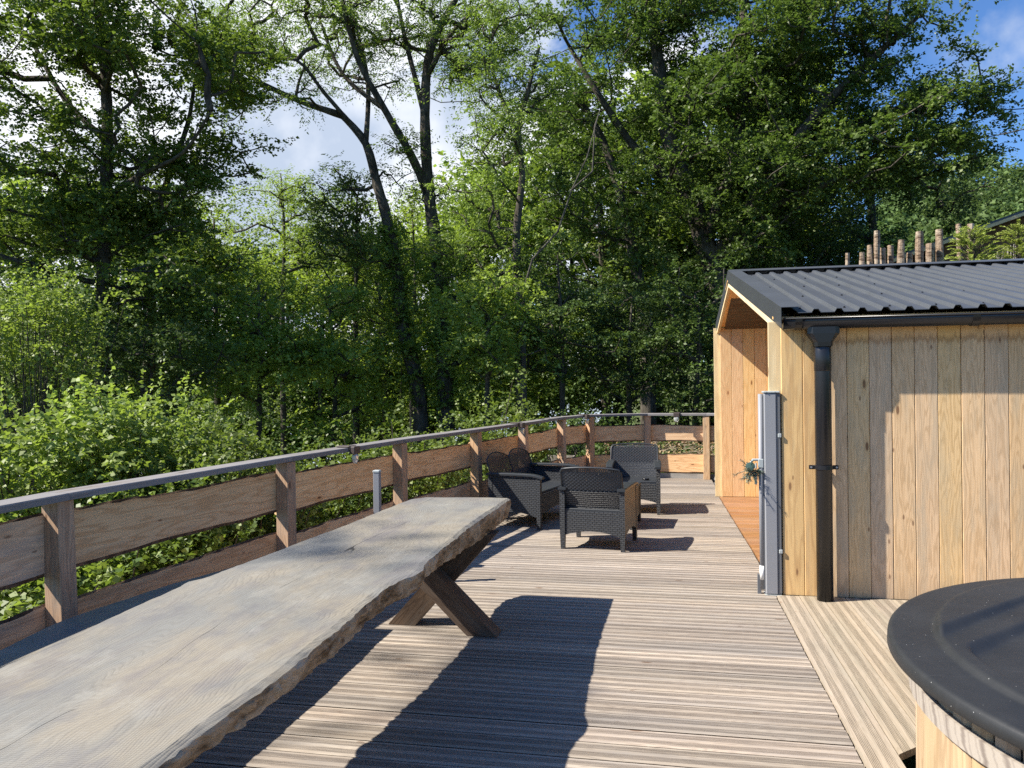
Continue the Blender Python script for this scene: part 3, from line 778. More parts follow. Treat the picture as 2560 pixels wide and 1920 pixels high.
# porch ceiling boards (run up the slope)
for side in (0, 1):
    x = gable_x(8)+.04 if side == 0 else gable_x(10.4)+.02
    while x < PB:
        w = .141; y0, y1 = ((YN+.13, YR-.012) if side == 0 else (YR+.012, YF-.012)); A = Vector((x+w/2, y0, slope_z(y0))); B = Vector((x+w/2, y1, slope_z(y1)))
        L = (B-A).length; m = MB(); m.box(-L/2, L/2, -w/2, w/2, -.0, .018); o = m.obj('ceiling_board', PORCHW, shed)
        xd = (B-A).normalized(); yd = Vector((-1, 0, 0)); zd = xd.cross(yd)
        o.matrix_local = Matrix.Translation((A+B)/2 - SB) @ Matrix(((xd.x, yd.x, zd.x, 0), (xd.y, yd.y, zd.y, 0), (xd.z, yd.z, zd.z, 0), (0, 0, 0, 1)))
        x += .1445
# porch floor
yy = YN+.125
while yy < YF:
    w = min(.0935, YF-yy)
    L0, L1 = gable_x(yy)+.004, PB; m = MB(); m.box(-(L1-L0)/2, (L1-L0)/2, -w/2, w/2, -.02, 0); m.obj('floorboard', PORCHF, shed, loc=((L0+L1)/2-SB.x, yy+w/2-SB.y, .006))
    yy += .0965
# rear and right closing walls
m = MB(); m.box(gable_x(YF)+.03-SB.x, SX1-SB.x, YF+.025-SB.y, YF+.10-SB.y, 0, ZF-.01)
m.mesh([(SX1-.02-SB.x, y_-SB.y, z_) for y_, z_ in ((YN+.08, 0), (YF+.02, 0), (YF+.02, ZF-.02), (YR, ZR-.02), (YN+.08, ZN))] + [(SX1+.03-SB.x, y_-SB.y, z_) for y_, z_ in ((YN+.08, 0), (YF+.02, 0), (YF+.02, ZF-.02), (YR, ZR-.02), (YN+.08, ZN))],
       [(0, 1, 2, 3, 4), (9, 8, 7, 6, 5)] + [(i, (i+1) % 5, (i+1) % 5+5, i+5) for i in range(5)])
m.obj('outer_wall', CLAD, shed)
# roof sheets
EY, EZ = 5.585, 2.005; RY, RZ = 9.02, 2.735; BY, BZ = 10.62, 2.255
def sheet(ya, za, yb, zb, x0, x1, phase):
    prof = []; x = x0
    while x < x1:
        for dx, dz in ((0, 0), (.088, 0), (.103, .024), (.133, .024)):
            if x+dx <= x1: prof.append((x+dx, dz))
        x += .1485
    m = MB(); rings = []
    for yy_, zz_ in ((ya, za), (yb, zb)):
        rings.append([(px-SB.x, yy_-SB.y, zz_+pz) for px, pz in prof])
    n = len(prof)
    top = rings[0]+rings[1]; m.mesh(top, [(i, i+1, n+i+1, n+i) for i in range(n-1)])
    low = [(a, b, c-.004) for a, b, c in top]; m.mesh(low, [(n+i, n+i+1, i+1, i) for i in range(n-1)])
    m.mesh([*rings[0], *[(a, b, c-.004) for a, b, c in rings[0]]], [(i+1, i, n+i, n+i+1) for i in range(n-1)])
    return m
sh = sheet(EY, EZ, RY, RZ, .915, SX1+.1, 0).obj('roof_sheet', ROOFM, shed)
sheet(RY, RZ, BY, BZ, .80, SX1+.1, 0).obj('roof_sheet', ROOFM, shed)
m = MB()
def quad_strip(m, pts_a, pts_b, th=.003):
    m.loft([[tuple(Vector(a)-SB), tuple(Vector(b)-SB), tuple(Vector(b)-SB-Vector((0, 0, th))), tuple(Vector(a)-SB-Vector((0, 0, th)))] for a, b in zip(pts_a, pts_b)])
m = MB(); quad_strip(m, [(.86, 5.8, 1.955), (.80, YR, ZR+.035), (.80, YF+.08, 2.2)], [(SX1+.02, 5.8, 1.955), (SX1+.02, YR, ZR+.035), (SX1+.02, YF+.08, 2.2)], .02); m.obj('roof_deck', LEGW, shed)
# gable flashing: flat top and upright fascia
gx = lambda y_: gable_x(y_) - .004
m = MB(); quad_strip(m, [(gx(5.58), 5.58, 2.046), (gx(RY), RY, 2.782), (gx(BY), BY, 2.30)], [(gx(5.58)+.135, 5.575, 2.046), (gx(RY)+.135, RY, 2.782), (gx(BY)+.135, BY, 2.30)], .003)
m.obj('gable_flashing', ROOFM, shed)
m = MB()
for (ya, za, yb, zb) in ((5.58, 2.044, RY, 2.780), (RY, 2.780, BY, 2.298)):
    for q in (0,):
        a0 = Vector((gx(ya), ya, za)); b0 = Vector((gx(yb), yb, zb)); dn = Vector((0, 0, -.142))
        m.loft([[tuple(a0-SB), tuple(a0+dn-SB), tuple(a0+dn-SB+Vector((.003, 0, 0))), tuple(a0-SB+Vector((.003, 0, 0)))], [tuple(b0-SB), tuple(b0+dn-SB), tuple(b0+dn-SB+Vector((.003, 0, 0))), tuple(b0-SB+Vector((.003, 0, 0)))]])
m.obj('gable_fascia', TRIM, shed)
# ridge cap
m = MB(); quad_strip(m, [(.73, 8.87, 2.752), (.735, RY, 2.790), (.735, 9.17, 2.745)], [(SX1+.12, 8.87, 2.752), (SX1+.12, RY, 2.790), (SX1+.12, 9.17, 2.745)], .003); m.obj('ridge_cap', ROOFM, shed)
# screws on the roof sheet
for row, yy in enumerate((5.78, 6.55, 7.35, 8.15, 8.8)):
    for i in range(14):
        if (i+row) % 2: continue
        xx = .96 + .1485*i*1.0; zz = EZ + (RZ-EZ)*(yy-EY)/(RY-EY)
        m = MB(); m.lathe([(.009, 0), (.009, .003), (.006, .004), (.006, .009)], seg=6); m.obj('screw', SCREW, shed, loc=(xx-SB.x, yy-SB.y, zz+.001))
# eave board, gutter, outlet, downpipe
m = MB(); m.box(.83-SB.x, SX1-SB.x, 5.745-SB.y, 5.767-SB.y, 1.955, 1.99); m.obj('eave_board', FRAMEW, shed)
m = MB(); a = np.linspace(math.pi, 2*math.pi, 11); cy_, cz_ = 5.655, 1.965
ring = [(cy_+.058*math.cos(t_), cz_+.072*math.sin(t_)) for t_ in a] + [(cy_+.055*math.cos(t_), cz_+.069*math.sin(t_)) for t_ in a[::-1]]
m.loft([[(x_-SB.x, p-SB.y, q) for p, q in ring] for x_ in (.822, SX1)]); m.tube([(.822-SB.x, cy_-.058-SB.y, cz_), (SX1-SB.x, cy_-.058-SB.y, cz_)], .007, 8)
m.mesh([(.822-SB.x, p-SB.y, q) for p, q in ring[:11]], [tuple(range(11))]); m.mesh([(.826-SB.x, p-SB.y, q) for p, q in ring[:11]], [tuple(range(10, -1, -1))])
gut = m.obj('gutter', GUTTER, shed, True)
for xx in (.90, 2.02, 3.3):
    m = MB(); rr = [(cy_+.064*math.cos(t_), cz_+.078*math.sin(t_)) for t_ in a] + [(cy_+.0585*math.cos(t_), cz_+.0725*math.sin(t_)) for t_ in a[::-1]]
    m.loft([[(x_-SB.x, p-SB.y, q) for p, q in rr] for x_ in (xx, xx+.045)]); m.obj('bracket', GUTTER, gut)
PX, PY = 1.088, 5.676
m = MB(); rings = []
for z_, hw, hd in ((1.905, .105, .062), (1.86, .105, .062), (1.80, .060, .060), (1.77, .058, .058)):
    rings.append([(PX-SB.x+hw*s1*c1, PY-.005-SB.y+hd*s2*c1, z_) for s1, s2, c1 in ((-1, -.6, 1), (-.7, -1, 1), (.7, -1, 1), (1, -.6, 1), (1, .6, 1), (.7, 1, 1), (-.7, 1, 1), (-1, .6, 1))])
m.loft(rings); m.obj('outlet', GUTTER, gut)
pm = MB(); pm.tube([(0, 0, -.01), (0, 0, 1.60), (0, 0, 1.795)], [.055, .055, .055], 24); pm.lathe([(.0555, 1.60), (.0575, 1.604), (.0575, 1.768), (.0553, 1.772)], seg=24)
pipe = pm.obj('downpipe', GUTTER, shed, True, loc=(PX-SB.x, PY-SB.y, 0))
m = MB(); m.lathe([(.0555, .915), (.063, .917), (.063, .943), (.0555, .945)], seg=24)
for s_ in (-1, 1): m.box(s_*.078-.02, s_*.078+.02, -.006, .006, .915, .945, 0, .003)
m.box(-.02, .02, .05, .09, .92, .94)
m.obj('clamp', GUTTER, pipe)
for s_ in (-1, 1):
    m = MB(); m.tube([(s_*.084, -.012, .93), (s_*.084, .0, .93)], .007, 8); m.obj('bolt', STEEL, pipe)

# ------------------------------------------------------------------ retracted side screen at the porch corner
cs = empty('side_screen', (.75, 5.80, 0), label='upright grey aluminium side screen cassette fixed at the shed porch corner', cat='screen')
m = MB(); m.box(-.048, .040, -.045, .045, .004, 1.448, 0, .008); m.obj('cassette', ALU, cs)
m = MB(); m.box(-.052, .062, -.05, .05, 1.449, 1.462, 0, .003); m.obj('end_cap', ALUL, cs)
m = MB(); m.box(-.052, .062, -.05, .05, -.004, .003, 0, .0); m.obj('end_cap', ALUL, cs)
m = MB(); m.box(.0415, .049, -.04, .03, .01, 1.446); m.box(.050, .066, -.04, -.022, .01, 1.446, 0, .004); m.obj('rail', ALUD, cs)
for z_ in (1.13, .30):
    m = MB(); m.box(.047, .071, -.047, -.018, z_, z_+.028, 0, .003); m.obj('rail_clip', ALUL, cs)
m = MB(); m.tube([(-.068, -.015, .035), (-.068, -.015, 1.442)], .0165, 14); m.obj('pull_bar', ALU, cs, True)
m = MB(); m.box(-.056, -.050, -.03, .02, .04, 1.43); m.obj('fabric_edge', ALUD, cs)
m = MB(); m.tube([(-.068, -.015, .105), (-.068, -.015, .205)], .0172, 14); m.obj('label', LABELW, cs, True)
m = MB(); m.box(-.088, -.052, -.035, -.001, .91, .975, 0, .004)
m.tube([(-.075, -.02, .968), (-.125, -.025, .968), (-.138, -.025, .95), (-.138, -.025, .90)], .009, 8); m.tube([(-.105, -.03, .945), (-.105, -.03, .905)], .006, 8)
m.box(-.113, -.098, -.032, -.018, .79, .875, 0, .003)
m.obj('handle', ALUL, cs)
m = MB(); m.prism([(-.10, -.02), (-.075, -.02), (-.075, .01), (-.10, .01)], 0, .14); m.obj('floor_stop', ALUD, cs)
for xx, zz in ((-.03, 1.4555), (.03, 1.4555), (-.03, -.0005), (.03, -.0005)):
    m = MB(); m.tube([(xx, -.051, zz), (xx, -.0535, zz)], .004, 8); m.obj('screw', STEEL, cs)
sp = empty('conifer_sprig', (.615, 5.765, .87), label='frosted artificial conifer sprig with one round leaf hung on the screen handle', cat='decoration')
n_ = 46; dirs = unit(np.array([[math.cos(a_), rng.normal()*.35-.2, .8*math.sin(a_)] for a_ in rng.uniform(0, 6.28, n_)])); P_ = []; A_ = []
tw = MB()
for d in dirs:
    l_ = rng.uniform(.055, .10); s_ = np.array([rng.normal()*.016, rng.normal()*.01, rng.normal()*.012])
    if d[0] > .3: l_ *= .6
    tw.tube([s_, s_+d*l_], [.002, .001], 4)
    for q in np.linspace(.15, 1, 22):
        ax = unit(d*.9 + rng.normal(size=3)*.55); P_.append(s_+d*l_*q+ax*.011); A_.append(ax)
n_ = len(P_)
link('needles', leaf_mesh('needles', np.array(P_), np.array(A_), rng.uniform(.018, .028, n_), np.full(n_, .0035), L_SPRIG, rng.uniform(0, 1, n_)), sp)
tw.obj('twig', BARK, sp)
m = MB(); m.mesh([(-.012+.034*math.cos(a_), -.03, .055+.03*math.sin(a_)) for a_ in np.linspace(0, 6.28, 12, endpoint=False)] + [(-.012, -.036, .055)], [(i, (i+1) % 12, 12) for i in range(12)]); m.obj('round_leaf', plain('teal_leaf', (.07, .13, .11), .6), sp, True)

# ------------------------------------------------------------------ log table
table = empty('log_table', (-1.5, 2.9, 0), label='long weathered live-edge log slab table on crossed timber legs', cat='table')
TB = Vector((-1.5, 2.9, 0))
def slab_mesh(ctrlL, ctrlR, y0, y1, zt, thf, N, und, seed, tilt=0):
    r2 = np.random.default_rng(seed); ys_ = np.linspace(y0, y1, N)
    L = np.interp(ys_, *zip(*ctrlL)); R = np.interp(ys_, *zip(*ctrlR))
    w1 = sum(a*np.sin(ys_*f+p) for a, f, p in ((.008, 3.4, 1), (.003, 9, 2), (.001, 29, .3))); w2 = sum(a*np.sin(ys_*f+p) for a, f, p in ((.006, 4, 0), (.002, 13, 1), (.001, 37, 2)))
    L = L+w1+r2.normal(size=N)*.0015; R = R+w2+r2.normal(size=N)*.0015
    m = MB(); rings = []; mats = []
    for i in range(N):
        t_ = thf(ys_[i]); a, b = L[i], R[i]; q = ys_[i]
        fr = r2.normal(size=12)*.006
        top = [(a + (b-a)*s, q, zt + .003*math.sin(q*2+s*5)) for s in (0, .02, .25, .5, .75, .97, 1)]
        top[0] = (a, q, zt-.012); top[-1] = (b+.001, q, zt-.006-.004*abs(fr[0])*100)
        side = [(b+.004+fr[1]*.7, q, zt-t_*.22), (b-.004+fr[2], q, zt-t_*.45), (b-.012*und+fr[3], q, zt-t_*.7), (b-(.022+.12*max(0, t_-.11))*und+fr[4], q, zt-t_*.9), (b-(.045+.6*max(0, t_-.11))*und, q, zt-t_)]
        lft = [(a+.12*und, q, zt-t_), (a+.06*und+fr[5], q, zt-t_*.8), (a+.012+fr[6], q, zt-t_*.5), (a-.004+fr[7], q, zt-t_*.25)]
        rings.append([tuple(Vector(p)-TB) for p in top+side+lft])
    m.loft(rings); n = len(rings[0]); nf = len(m.f)-2
    for j in range(nf):
        if j % n in (6, 7, 8, 9, 10, 12, 13, 14, 15): m.m[j] = 1
    return m
cl = [(.2, -1.86), (1.2, -1.90), (2.2, -1.93), (2.63, -1.94), (2.80, -1.94), (2.86, -1.955), (2.93, -1.915), (3.18, -1.89), (3.6, -1.86), (4.1, -1.815), (4.5, -1.785), (5.0, -1.765), (5.15, -1.745), (5.24, -1.68)]
crr = [(.2, -1.06), (1.5, -1.075), (2.0, -1.07), (2.38, -1.072), (2.75, -1.085), (2.93, -1.094), (3.05, -1.075), (3.13, -1.045), (3.22, -1.042), (3.32, -1.068), (3.42, -1.082), (4.0, -1.08), (4.6, -1.072), (5.0, -1.07), (5.24, -1.062)]
slab_mesh(cl, crr, .2, 5.25, .74, lambda y_: .095+.014*math.sin(y_*3)+.055*float(sstep(2.6, 4.6, y_)), 200, 1.0, 3).obj('tabletop', [SLAB, SLABEDGE], table)
def beam(A, B, w, d, mat, parent, off, name='leg'):
    A, B = Vector(A), Vector(B); L = (B-A).length; xd = (B-A).normalized(); yd = Vector((0, 1, 0)); zd = xd.cross(yd)
    m = MB()
    # feet cut level with the deck
    k_ = xd.x/xd.z if abs(xd.z) > .2 else 0
    v_ = []
    for e_, sgn in ((-L/2, 1), (L/2, 1)):
        for yy_ in (-d/2, d/2):
            for zz_ in (-w/2, w/2):
                v_.append((e_ + zz_*(zd.z/ -xd.z), yy_, zz_))
    m.mesh(v_, [(0, 1, 3, 2), (6, 7, 5, 4), (0, 4, 5, 1), (2, 3, 7, 6), (1, 5, 7, 3), (0, 2, 6, 4)])
    o = m.obj(name, mat, parent)
    o.matrix_local = Matrix.Translation((A+B)/2 - off) @ Matrix(((xd.x, yd.x, zd.x, 0), (xd.y, yd.y, zd.y, 0), (xd.z, yd.z, zd.z, 0), (0, 0, 0, 1)))
    return o
for yy in (4.62, .75):
    ztop = .60 if yy > 3 else .655
    beam((-1.105, yy, .003), (-1.72, yy, ztop), .135, .13, LEGW, table, TB)
    beam((-1.665, yy+.137, .003), (-1.05-.08, yy+.137, ztop), .135, .13, LEGW, table, TB)
# bench behind the table
bench = empty('log_bench', (-2.55, 2.6, 0), label='low live-edge slab bench between the log table and the railing', cat='bench')
TB = Vector((-2.55, 2.6, 0))
slab_mesh([(.4, -2.70), (1.8, -2.72), (2.77, -2.76), (3.1, -2.80), (3.3, -2.79), (3.8, -2.71), (4.2, -2.59), (4.45, -2.5)], [(.4, -2.12), (2.5, -2.10), (4.45, -2.10)], .4, 4.45, .45, lambda y_: .055, 120, .25, 9).obj('seat', [SLAB, SLABEDGE], bench)
for yy in (1.0, 3.7):
    m = MB(); m.box(-.13, .13, -.07, .07, 0.001, .397, 0, .006); m.obj('leg', LEGW, bench, loc=(-2.5-TB.x, yy-TB.y, 0))
# grey metal post
gp = empty('grey_post', (-2.17, 5.6, 0), label='short grey aluminium post standing behind the table by the railing', cat='post')
m = MB(); m.box(-.024, .024, -.024, .024, .006, .865, 0, .003); m.obj('shaft', ALU, gp)
m = MB(); m.box(-.027, .027, -.027, .027, .866, .885, 0, .004); m.obj('cap', ALUL, gp)
m = MB(); m.box(-.06, .06, -.06, .06, .001, .0055); m.obj('base_plate', ALU, gp)

# ------------------------------------------------------------------ woven garden furniture
def arc_panel(w0, w1, z0, z1, th, bow, crown_, n=9):
    """upright back panel in local x (width), thickness along y, top edge arched, gently bowed"""
    m = MB(); rings = []
    for i in range(n+1):
        u = -1+2*i/n; rings.append(None)
        wx = lambda s: (w0 + (w1-w0)*s)*u/2
        zt = z1 + crown_*(1-u*u)
        y_ = bow*(1-u*u)
        rings[i] = [(wx(0), y_, z0), (wx(1), y_, zt), (wx(1), y_+th, zt), (wx(0), y_+th, z0)]
    m.loft(rings); return m
def make_chair(width, label, cat, humps=1, group=None):
    """facing local +y ; origin between the rear legs on the floor"""
    e = empty(cat.replace(' ', '_'), (0, 0, 0), label=label, cat=cat, group=group)
    W = width/2; D = .56; lt = .048; AZ = .575
    for sx in (-1, 1):
        for y_ in (0, D):
            m = MB(); x0 = sx*(W-.0) - (lt if sx > 0 else 0); zt = AZ-.028
            m.loft([[(x0+q, y_-q2, z_) for q, q2 in ((i_, -i_), (lt-i_, -i_), (lt-i_, -(lt-i_)), (i_, -(lt-i_)))] for z_, i_ in ((.001, .006), (.16, .001), (zt, 0))])
            m.obj('leg', WEAVE, e, uv=True)
        # woven side panel, bottom edge arched
        m = MB(); rings = []
        for i in range(9):
            u = i/8; y_ = lt + u*(D-lt); zb = .13 + .045*math.sin(math.pi*u); x_ = sx*(W-.016)
            rings.append([(x_-.011, y_, zb), (x_+.011, y_, zb), (x_+.011, y_, AZ-.03), (x_-.011, y_, AZ-.03)])
        m.loft(rings); m.obj('side_panel', WEAVE, e, uv=True)
        # arm
        m = MB(); rings = []
        for i in range(11):
            u = i/10; y_ = -.02 + u*(D+.095); z_ = AZ + .006*math.sin(math.pi*u) - (.022*max(0, u-.85)/.15); hw = .038 + .006*math.sin(math.pi*u)
            cx = sx*(W-.028)
            rings.append([(cx-hw, y_, z_-.024), (cx+hw, y_, z_-.024), (cx+hw, y_, z_-.006), (cx+hw-.008, y_, z_), (cx-hw+.008, y_, z_), (cx-hw, y_, z_-.006)])
        m.loft(rings); m.obj('arm', CHP, e)
    # seat deck, front and rear apron
    m = MB(); m.box(-W+.03, W-.03, .02, D-.01, .345, .378, 0, .006); m.obj('seat', CHP, e)
    for y_ in (D-.015, .012):
        m = MB(); rings = []
        for i in range(13):
            u = i/12; x_ = -W+lt*.8 + u*(2*W-lt*1.6); zb = .125 + .05*math.sin(math.pi*u)**.8
            rings.append([(x_, y_, zb), (x_, y_, .355), (x_, y_+.022, .355), (x_, y_+.022, zb)])
        m.loft(rings); m.obj('apron', WEAVE, e, uv=True)
    # backrest: frame + woven lower part + open lattice above
    k = 1.0/humps
    for h in range(humps):
        cx = -W + .02 + (2*W-.04)*(h+.5)*k; bw = (2*W-.04)*k
        def bp(u, z):      # point on the leaning, bowed back
            lean = -.15*(z-.36)/.42; return Vector((cx + u*bw/2, .095 + lean - .02*(1-u*u), z))
        ztop = (lambda u: .745 + .022*(1-u*u)) if humps == 1 else (lambda u: .70 + .065*(1-abs(u)**2.4))
        nz, nu = 26, max(14, int(30*k*(width/.62)))
        m = MB()
        # solid lower weave
        zs = .54
        grid = [[bp(-1+2*i/12, .36+(zs-.36)*j/4) for i in range(13)] for j in range(5)]
        for j in range(4):
            for i in range(12): m.face([grid[j][i], grid[j][i+1], grid[j+1][i+1], grid[j+1][i]])
            for i in range(12): m.face([p+Vector((0, -.016, 0)) for p in (grid[j+1][i], grid[j+1][i+1], grid[j][i+1], grid[j][i])])
        m.obj('back_panel', WEAVE, e, uv=True)
        # open weave: strands with real holes
        m = MB()
        for j in range(int((.735-zs)/.0155)):
            z_ = zs + .006 + j*.0155
            for i in range(nu):
                u0, u1 = -1+2*i/nu, -1+2*(i+1)/nu; 
                if z_ > ztop((u0+u1)/2)-.02: continue
                ww = .0071; o_ = .004 if (i+j) % 2 else -.003
                a, b = bp(u0, z_), bp(u1, z_); md = (a+b)/2 + Vector((0, o_, 0))
                m.face([a+Vector((0, 0, -ww)), md+Vector((0, 0, -ww)), md+Vector((0, 0, ww)), a+Vector((0, 0, ww))]); m.face([md+Vector((0, 0, -ww)), b+Vector((0, 0, -ww)), b+Vector((0, 0, ww)), md+Vector((0, 0, ww))])
        for i in range(nu+1):
            u = -1+2*i/nu; z1_ = ztop(u)-.012; ww = .0074
            a, b = bp(u, zs), bp(u, z1_); m.face([a+Vector((-ww, 0, 0)), a+Vector((ww, 0, 0)), b+Vector((ww, 0, 0)), b+Vector((-ww, 0, 0))])
        m.obj('back_lattice', LATT, e, kind='stuff')
        m = MB(); pts = [bp(-1, .36)] + [bp(-1, .55)] + [bp(-.99, ztop(-.99)-.03)] + [bp(-.93+1.86*i/12, ztop(-.93+1.86*i/12)) for i in range(13)] + [bp(.99, ztop(.99)-.03), bp(1, .55), bp(1, .36)]
        m.tube(pts, .009, 7); m.obj('back_frame', CHP, e, True)
    return e
chA = make_chair(.61, 'charcoal woven armchair seen from behind, in front of the coffee table', 'armchair', 1, 'woven armchairs')
chA.location = (-.657, 7.02, 0); chA.rotation_euler = (0, 0, -math.atan2(.15, .99))
chB = copy_tree(chA); chB['label'] = 'charcoal woven armchair facing the viewer, before the far railing'
chB.location = (-.365, 9.60, 0); chB.rotation_euler = (0, 0, math.pi+.02)
sofa = make_chair(1.13, 'charcoal woven two-seat garden loveseat with two rounded backs beside the railing', 'loveseat', 2)
fd = math.atan2(-.25, .97)
ctr = Vector((-1.18, 8.47, 0)); fw = Vector((.97, -.25, 0)); sofa.location = ctr - fw*.56; sofa.rotation_euler = (0, 0, math.atan2(fw.y, fw.x)-math.pi/2)
ct = empty('coffee_table', (-.57, 8.36, 0), rz=-.1, label='low charcoal woven coffee table between the garden chairs', cat='coffee table')
for sx in (-1, 1):
    for sy in (-1, 1):
        m = MB(); m.box(sx*.26-.022, sx*.26+.022, sy*.26-.022, sy*.26+.022, .001, .40, 0, .003); m.obj('leg', WEAVE, ct, uv=True)
for a_, (x0, x1, y0, y1) in enumerate(((-.24, .24, -.275, -.255), (-.24, .24, .255, .275), (-.275, -.255, -.24, .24), (.255, .275, -.24, .24))):
    m = MB(); m.box(x0, x1, y0, y1, .09, .40); m.obj('side_panel', WEAVE, ct, uv=True)
m = MB(); m.box(-.29, .29, -.29, .29, .401, .425, 0, .006); m.obj('table_top', CHP, ct)
m = MB(); m.box(.2755, .278, -.06, .06, .33, .36, 0, .001); m.obj('hand_hole', GUTTER, ct)
m = MB(); m.lathe([(.035, 0), (.04, .012), (.04, .02), (.03, .02), (.028, .008)], seg=14); m.obj('ashtray', GUTTER, None, True, loc=(-.22, 9.17, .379), label='small dark ashtray on the seat of the far armchair', cat='ashtray')

# ------------------------------------------------------------------ hot tub
tub = empty('hot_tub', (TC[0], TC[1], 0), label='round wooden hot tub with vertical staves and black moulded lid', cat='hot tub')
NS = 72
sv = MB(); da = 2*math.pi/NS
sv.loft([[(0, -.9/2*0, 0)]*3, [(0, 0, 0)]*3]) if False else None
hw = TR*math.tan(da/2)*.94
prof = [(-hw*.97, -.040), (-hw*.97, -.012), (-hw*.72, -.001), (hw*.72, -.001), (hw*.97, -.012), (hw*.97, -.040)]
sv = MB(); sv.loft([[(x_, a_, b_) for a_, b_ in prof] for x_ in (-.5, .5)]); sv.m[0] = sv.m[4] = sv.m[5] = 1; sme = sv.build('stave', [STAVE, DARKEDGE])
for i in range(NS):
    a_ = i*da; zc = Vector((math.cos(a_), math.sin(a_), 0)); xc_ = Vector((0, 0, 1)); yc_ = zc.cross(xc_)
    o = link('stave', sme, tub); o.matrix_local = Matrix.Translation(zc*TR + Vector((0, 0, .125))) @ Matrix(((xc_.x, yc_.x, zc.x, 0), (xc_.y, yc_.y, zc.y, 0), (xc_.z, yc_.z, zc.z, 0), (0, 0, 0, 1)))
for z0_, z1_ in ((.522, .580), (-.22, -.13)):
    me = bpy.data.meshes.new('hoop'); vs = []; fs = []; uvs = []
    N = 96
    for i in range(N+1):
        a_ = 2*math.pi*i/N
        for r_, z_ in ((TR+.003, z0_), (TR+.020, z0_), (TR+.020, z1_), (TR+.003, z1_)): vs.append((r_*math.cos(a_), r_*math.sin(a_), z_)); uvs.append((TR*a_, z_))
    for i in range(N):
        for j in range(4): fs.append((i*4+j, (i+1)*4+j, (i+1)*4+(j+1) % 4, i*4+(j+1) % 4))
    me.from_pydata(vs, [], fs); l = me.uv_layers.new(name='uv')
    for p in me.polygons:
        for li in p.loop_indices: l.data[li].uv = uvs[me.loops[li].vertex_index]
    me.materials.append(BAND); link('hoop', me, tub)
# moulded lid
def lid_h(x_, y_):
    r = math.hypot(x_, y_); a_ = math.degrees(math.atan2(y_, x_)) % 360
    s = lambda e0, e1, v: float(sstep(e0, e1, v))
    h = .004*math.cos(r*1.5)
    # raised outer field left of the fold, inside the rim channel
    inner = s(.988, .965, r)
    h += .016*inner
    # wedge pocket at the upper left
    u = (x_+y_)*.7071; v = abs(-x_+y_)*.7071
    wedge = s(.985, .962, r)*s(.785, .808, v)
    h += .020*wedge
    h -= .022*s(.925, .90, r)*s(.695, .668, v)
    h += .010*s(.72, .69, r)*s(.55, .52, v)
    return h
m = MB(); NR, NA = 110, 240; LR = 1.122; vs = []
for i in range(NR+1):
    r_ = LR*(i/NR)**.8*.985
    for j in range(NA):
        a_ = 2*math.pi*j/NA; x_, y_ = r_*math.cos(a_), r_*math.sin(a_); vs.append((x_, y_, .697 + lid_h(x_, y_)))
for r_, z_ in ((LR*.994, .695), (LR, .687), (LR+.002, .674), (LR+.003, .656), (LR-.002, .653), (LR-.03, .66), (.0, .66)):
    for j in range(NA):
        a_ = 2*math.pi*j/NA; vs.append((r_*math.cos(a_), r_*math.sin(a_), z_))
m.mesh(vs, [(i*NA+j, (i+1)*NA+j, (i+1)*NA+(j+1) % NA, i*NA+(j+1) % NA) for i in range(NR+7) for j in range(NA)])
m.obj('lid', LID, tub, True)
# ------------------------------------------------------------------ beyond the deck: palisade, lodge, small things
logs = [(175, 52, 520), (343, 70, 512), (437, 68, 428), (518, 72, 262), (585, 85, 460), (678, 70, 430), (797, 88, 368), (895, 80, 516), (1010, 92, 272), (1132, 95, 410), (1240, 92, 248), (1462, 62, 184), (1597, 85, 184)]
names = ['thin short weathered log stake, leftmost above the shed ridge', 'short stubby log stake second from the left above the roof', 'medium split log stake left of the first tall one', 'tall narrow log stake nearest the left end of the row',
         'short carved-looking log stake right against the first tall one', 'medium slim log stake with tapered foot', 'thick cracked log stake standing alone mid-row', 'lowest squat log stake in the middle of the row',
         'tall thick log stake with a dark knot near its top', 'medium rounded log stake between two tall ones', 'tallest thick log stake just left of the conifer bush', 'slim grey log stake behind the conifer bush', 'grey log stake half hidden by the conifer tip']
for i, ((cx, w, ty), nm) in enumerate(zip(logs, names)):
    Yd = 12.9 + .12*(i % 3) + (1.2 if i > 10 else 0)
    p = at(2080+cx/4.608, 520+ty/4.608, Yd); r = w/4.608/F_PX*Yd*.5*.9
    H_ = p[2] - 1.25; m = MB(); pts = []; N = 12
    k1, k2 = rng.uniform(0, 6, 2); rings = []
    for j in range(N+1):
        z = H_*j/N; off = np.array([math.sin(j*.9+k1)*r*.14, math.cos(j*.7+k2)*r*.12, z]); rr = r*(1+.10*math.sin(j*1.4+k2)+.04*rng.normal()) * (1.1-.18*j/N)
        rings.append([off + rr*np.array([math.cos(a_)*(1+.08*math.sin(3*a_+k1)), math.sin(a_)*(1+.08*math.cos(2*a_+k2)), 0])*(1 if j < N else .93) for a_ in np.linspace(0, 2*math.pi, 12, endpoint=False)])
    m.loft(rings)
    m.obj('log_stake', LOGB, None, False, loc=(p[0], p[1], 1.25), label=nm, cat='log stake', group='log stakes of the palisade behind the shed')
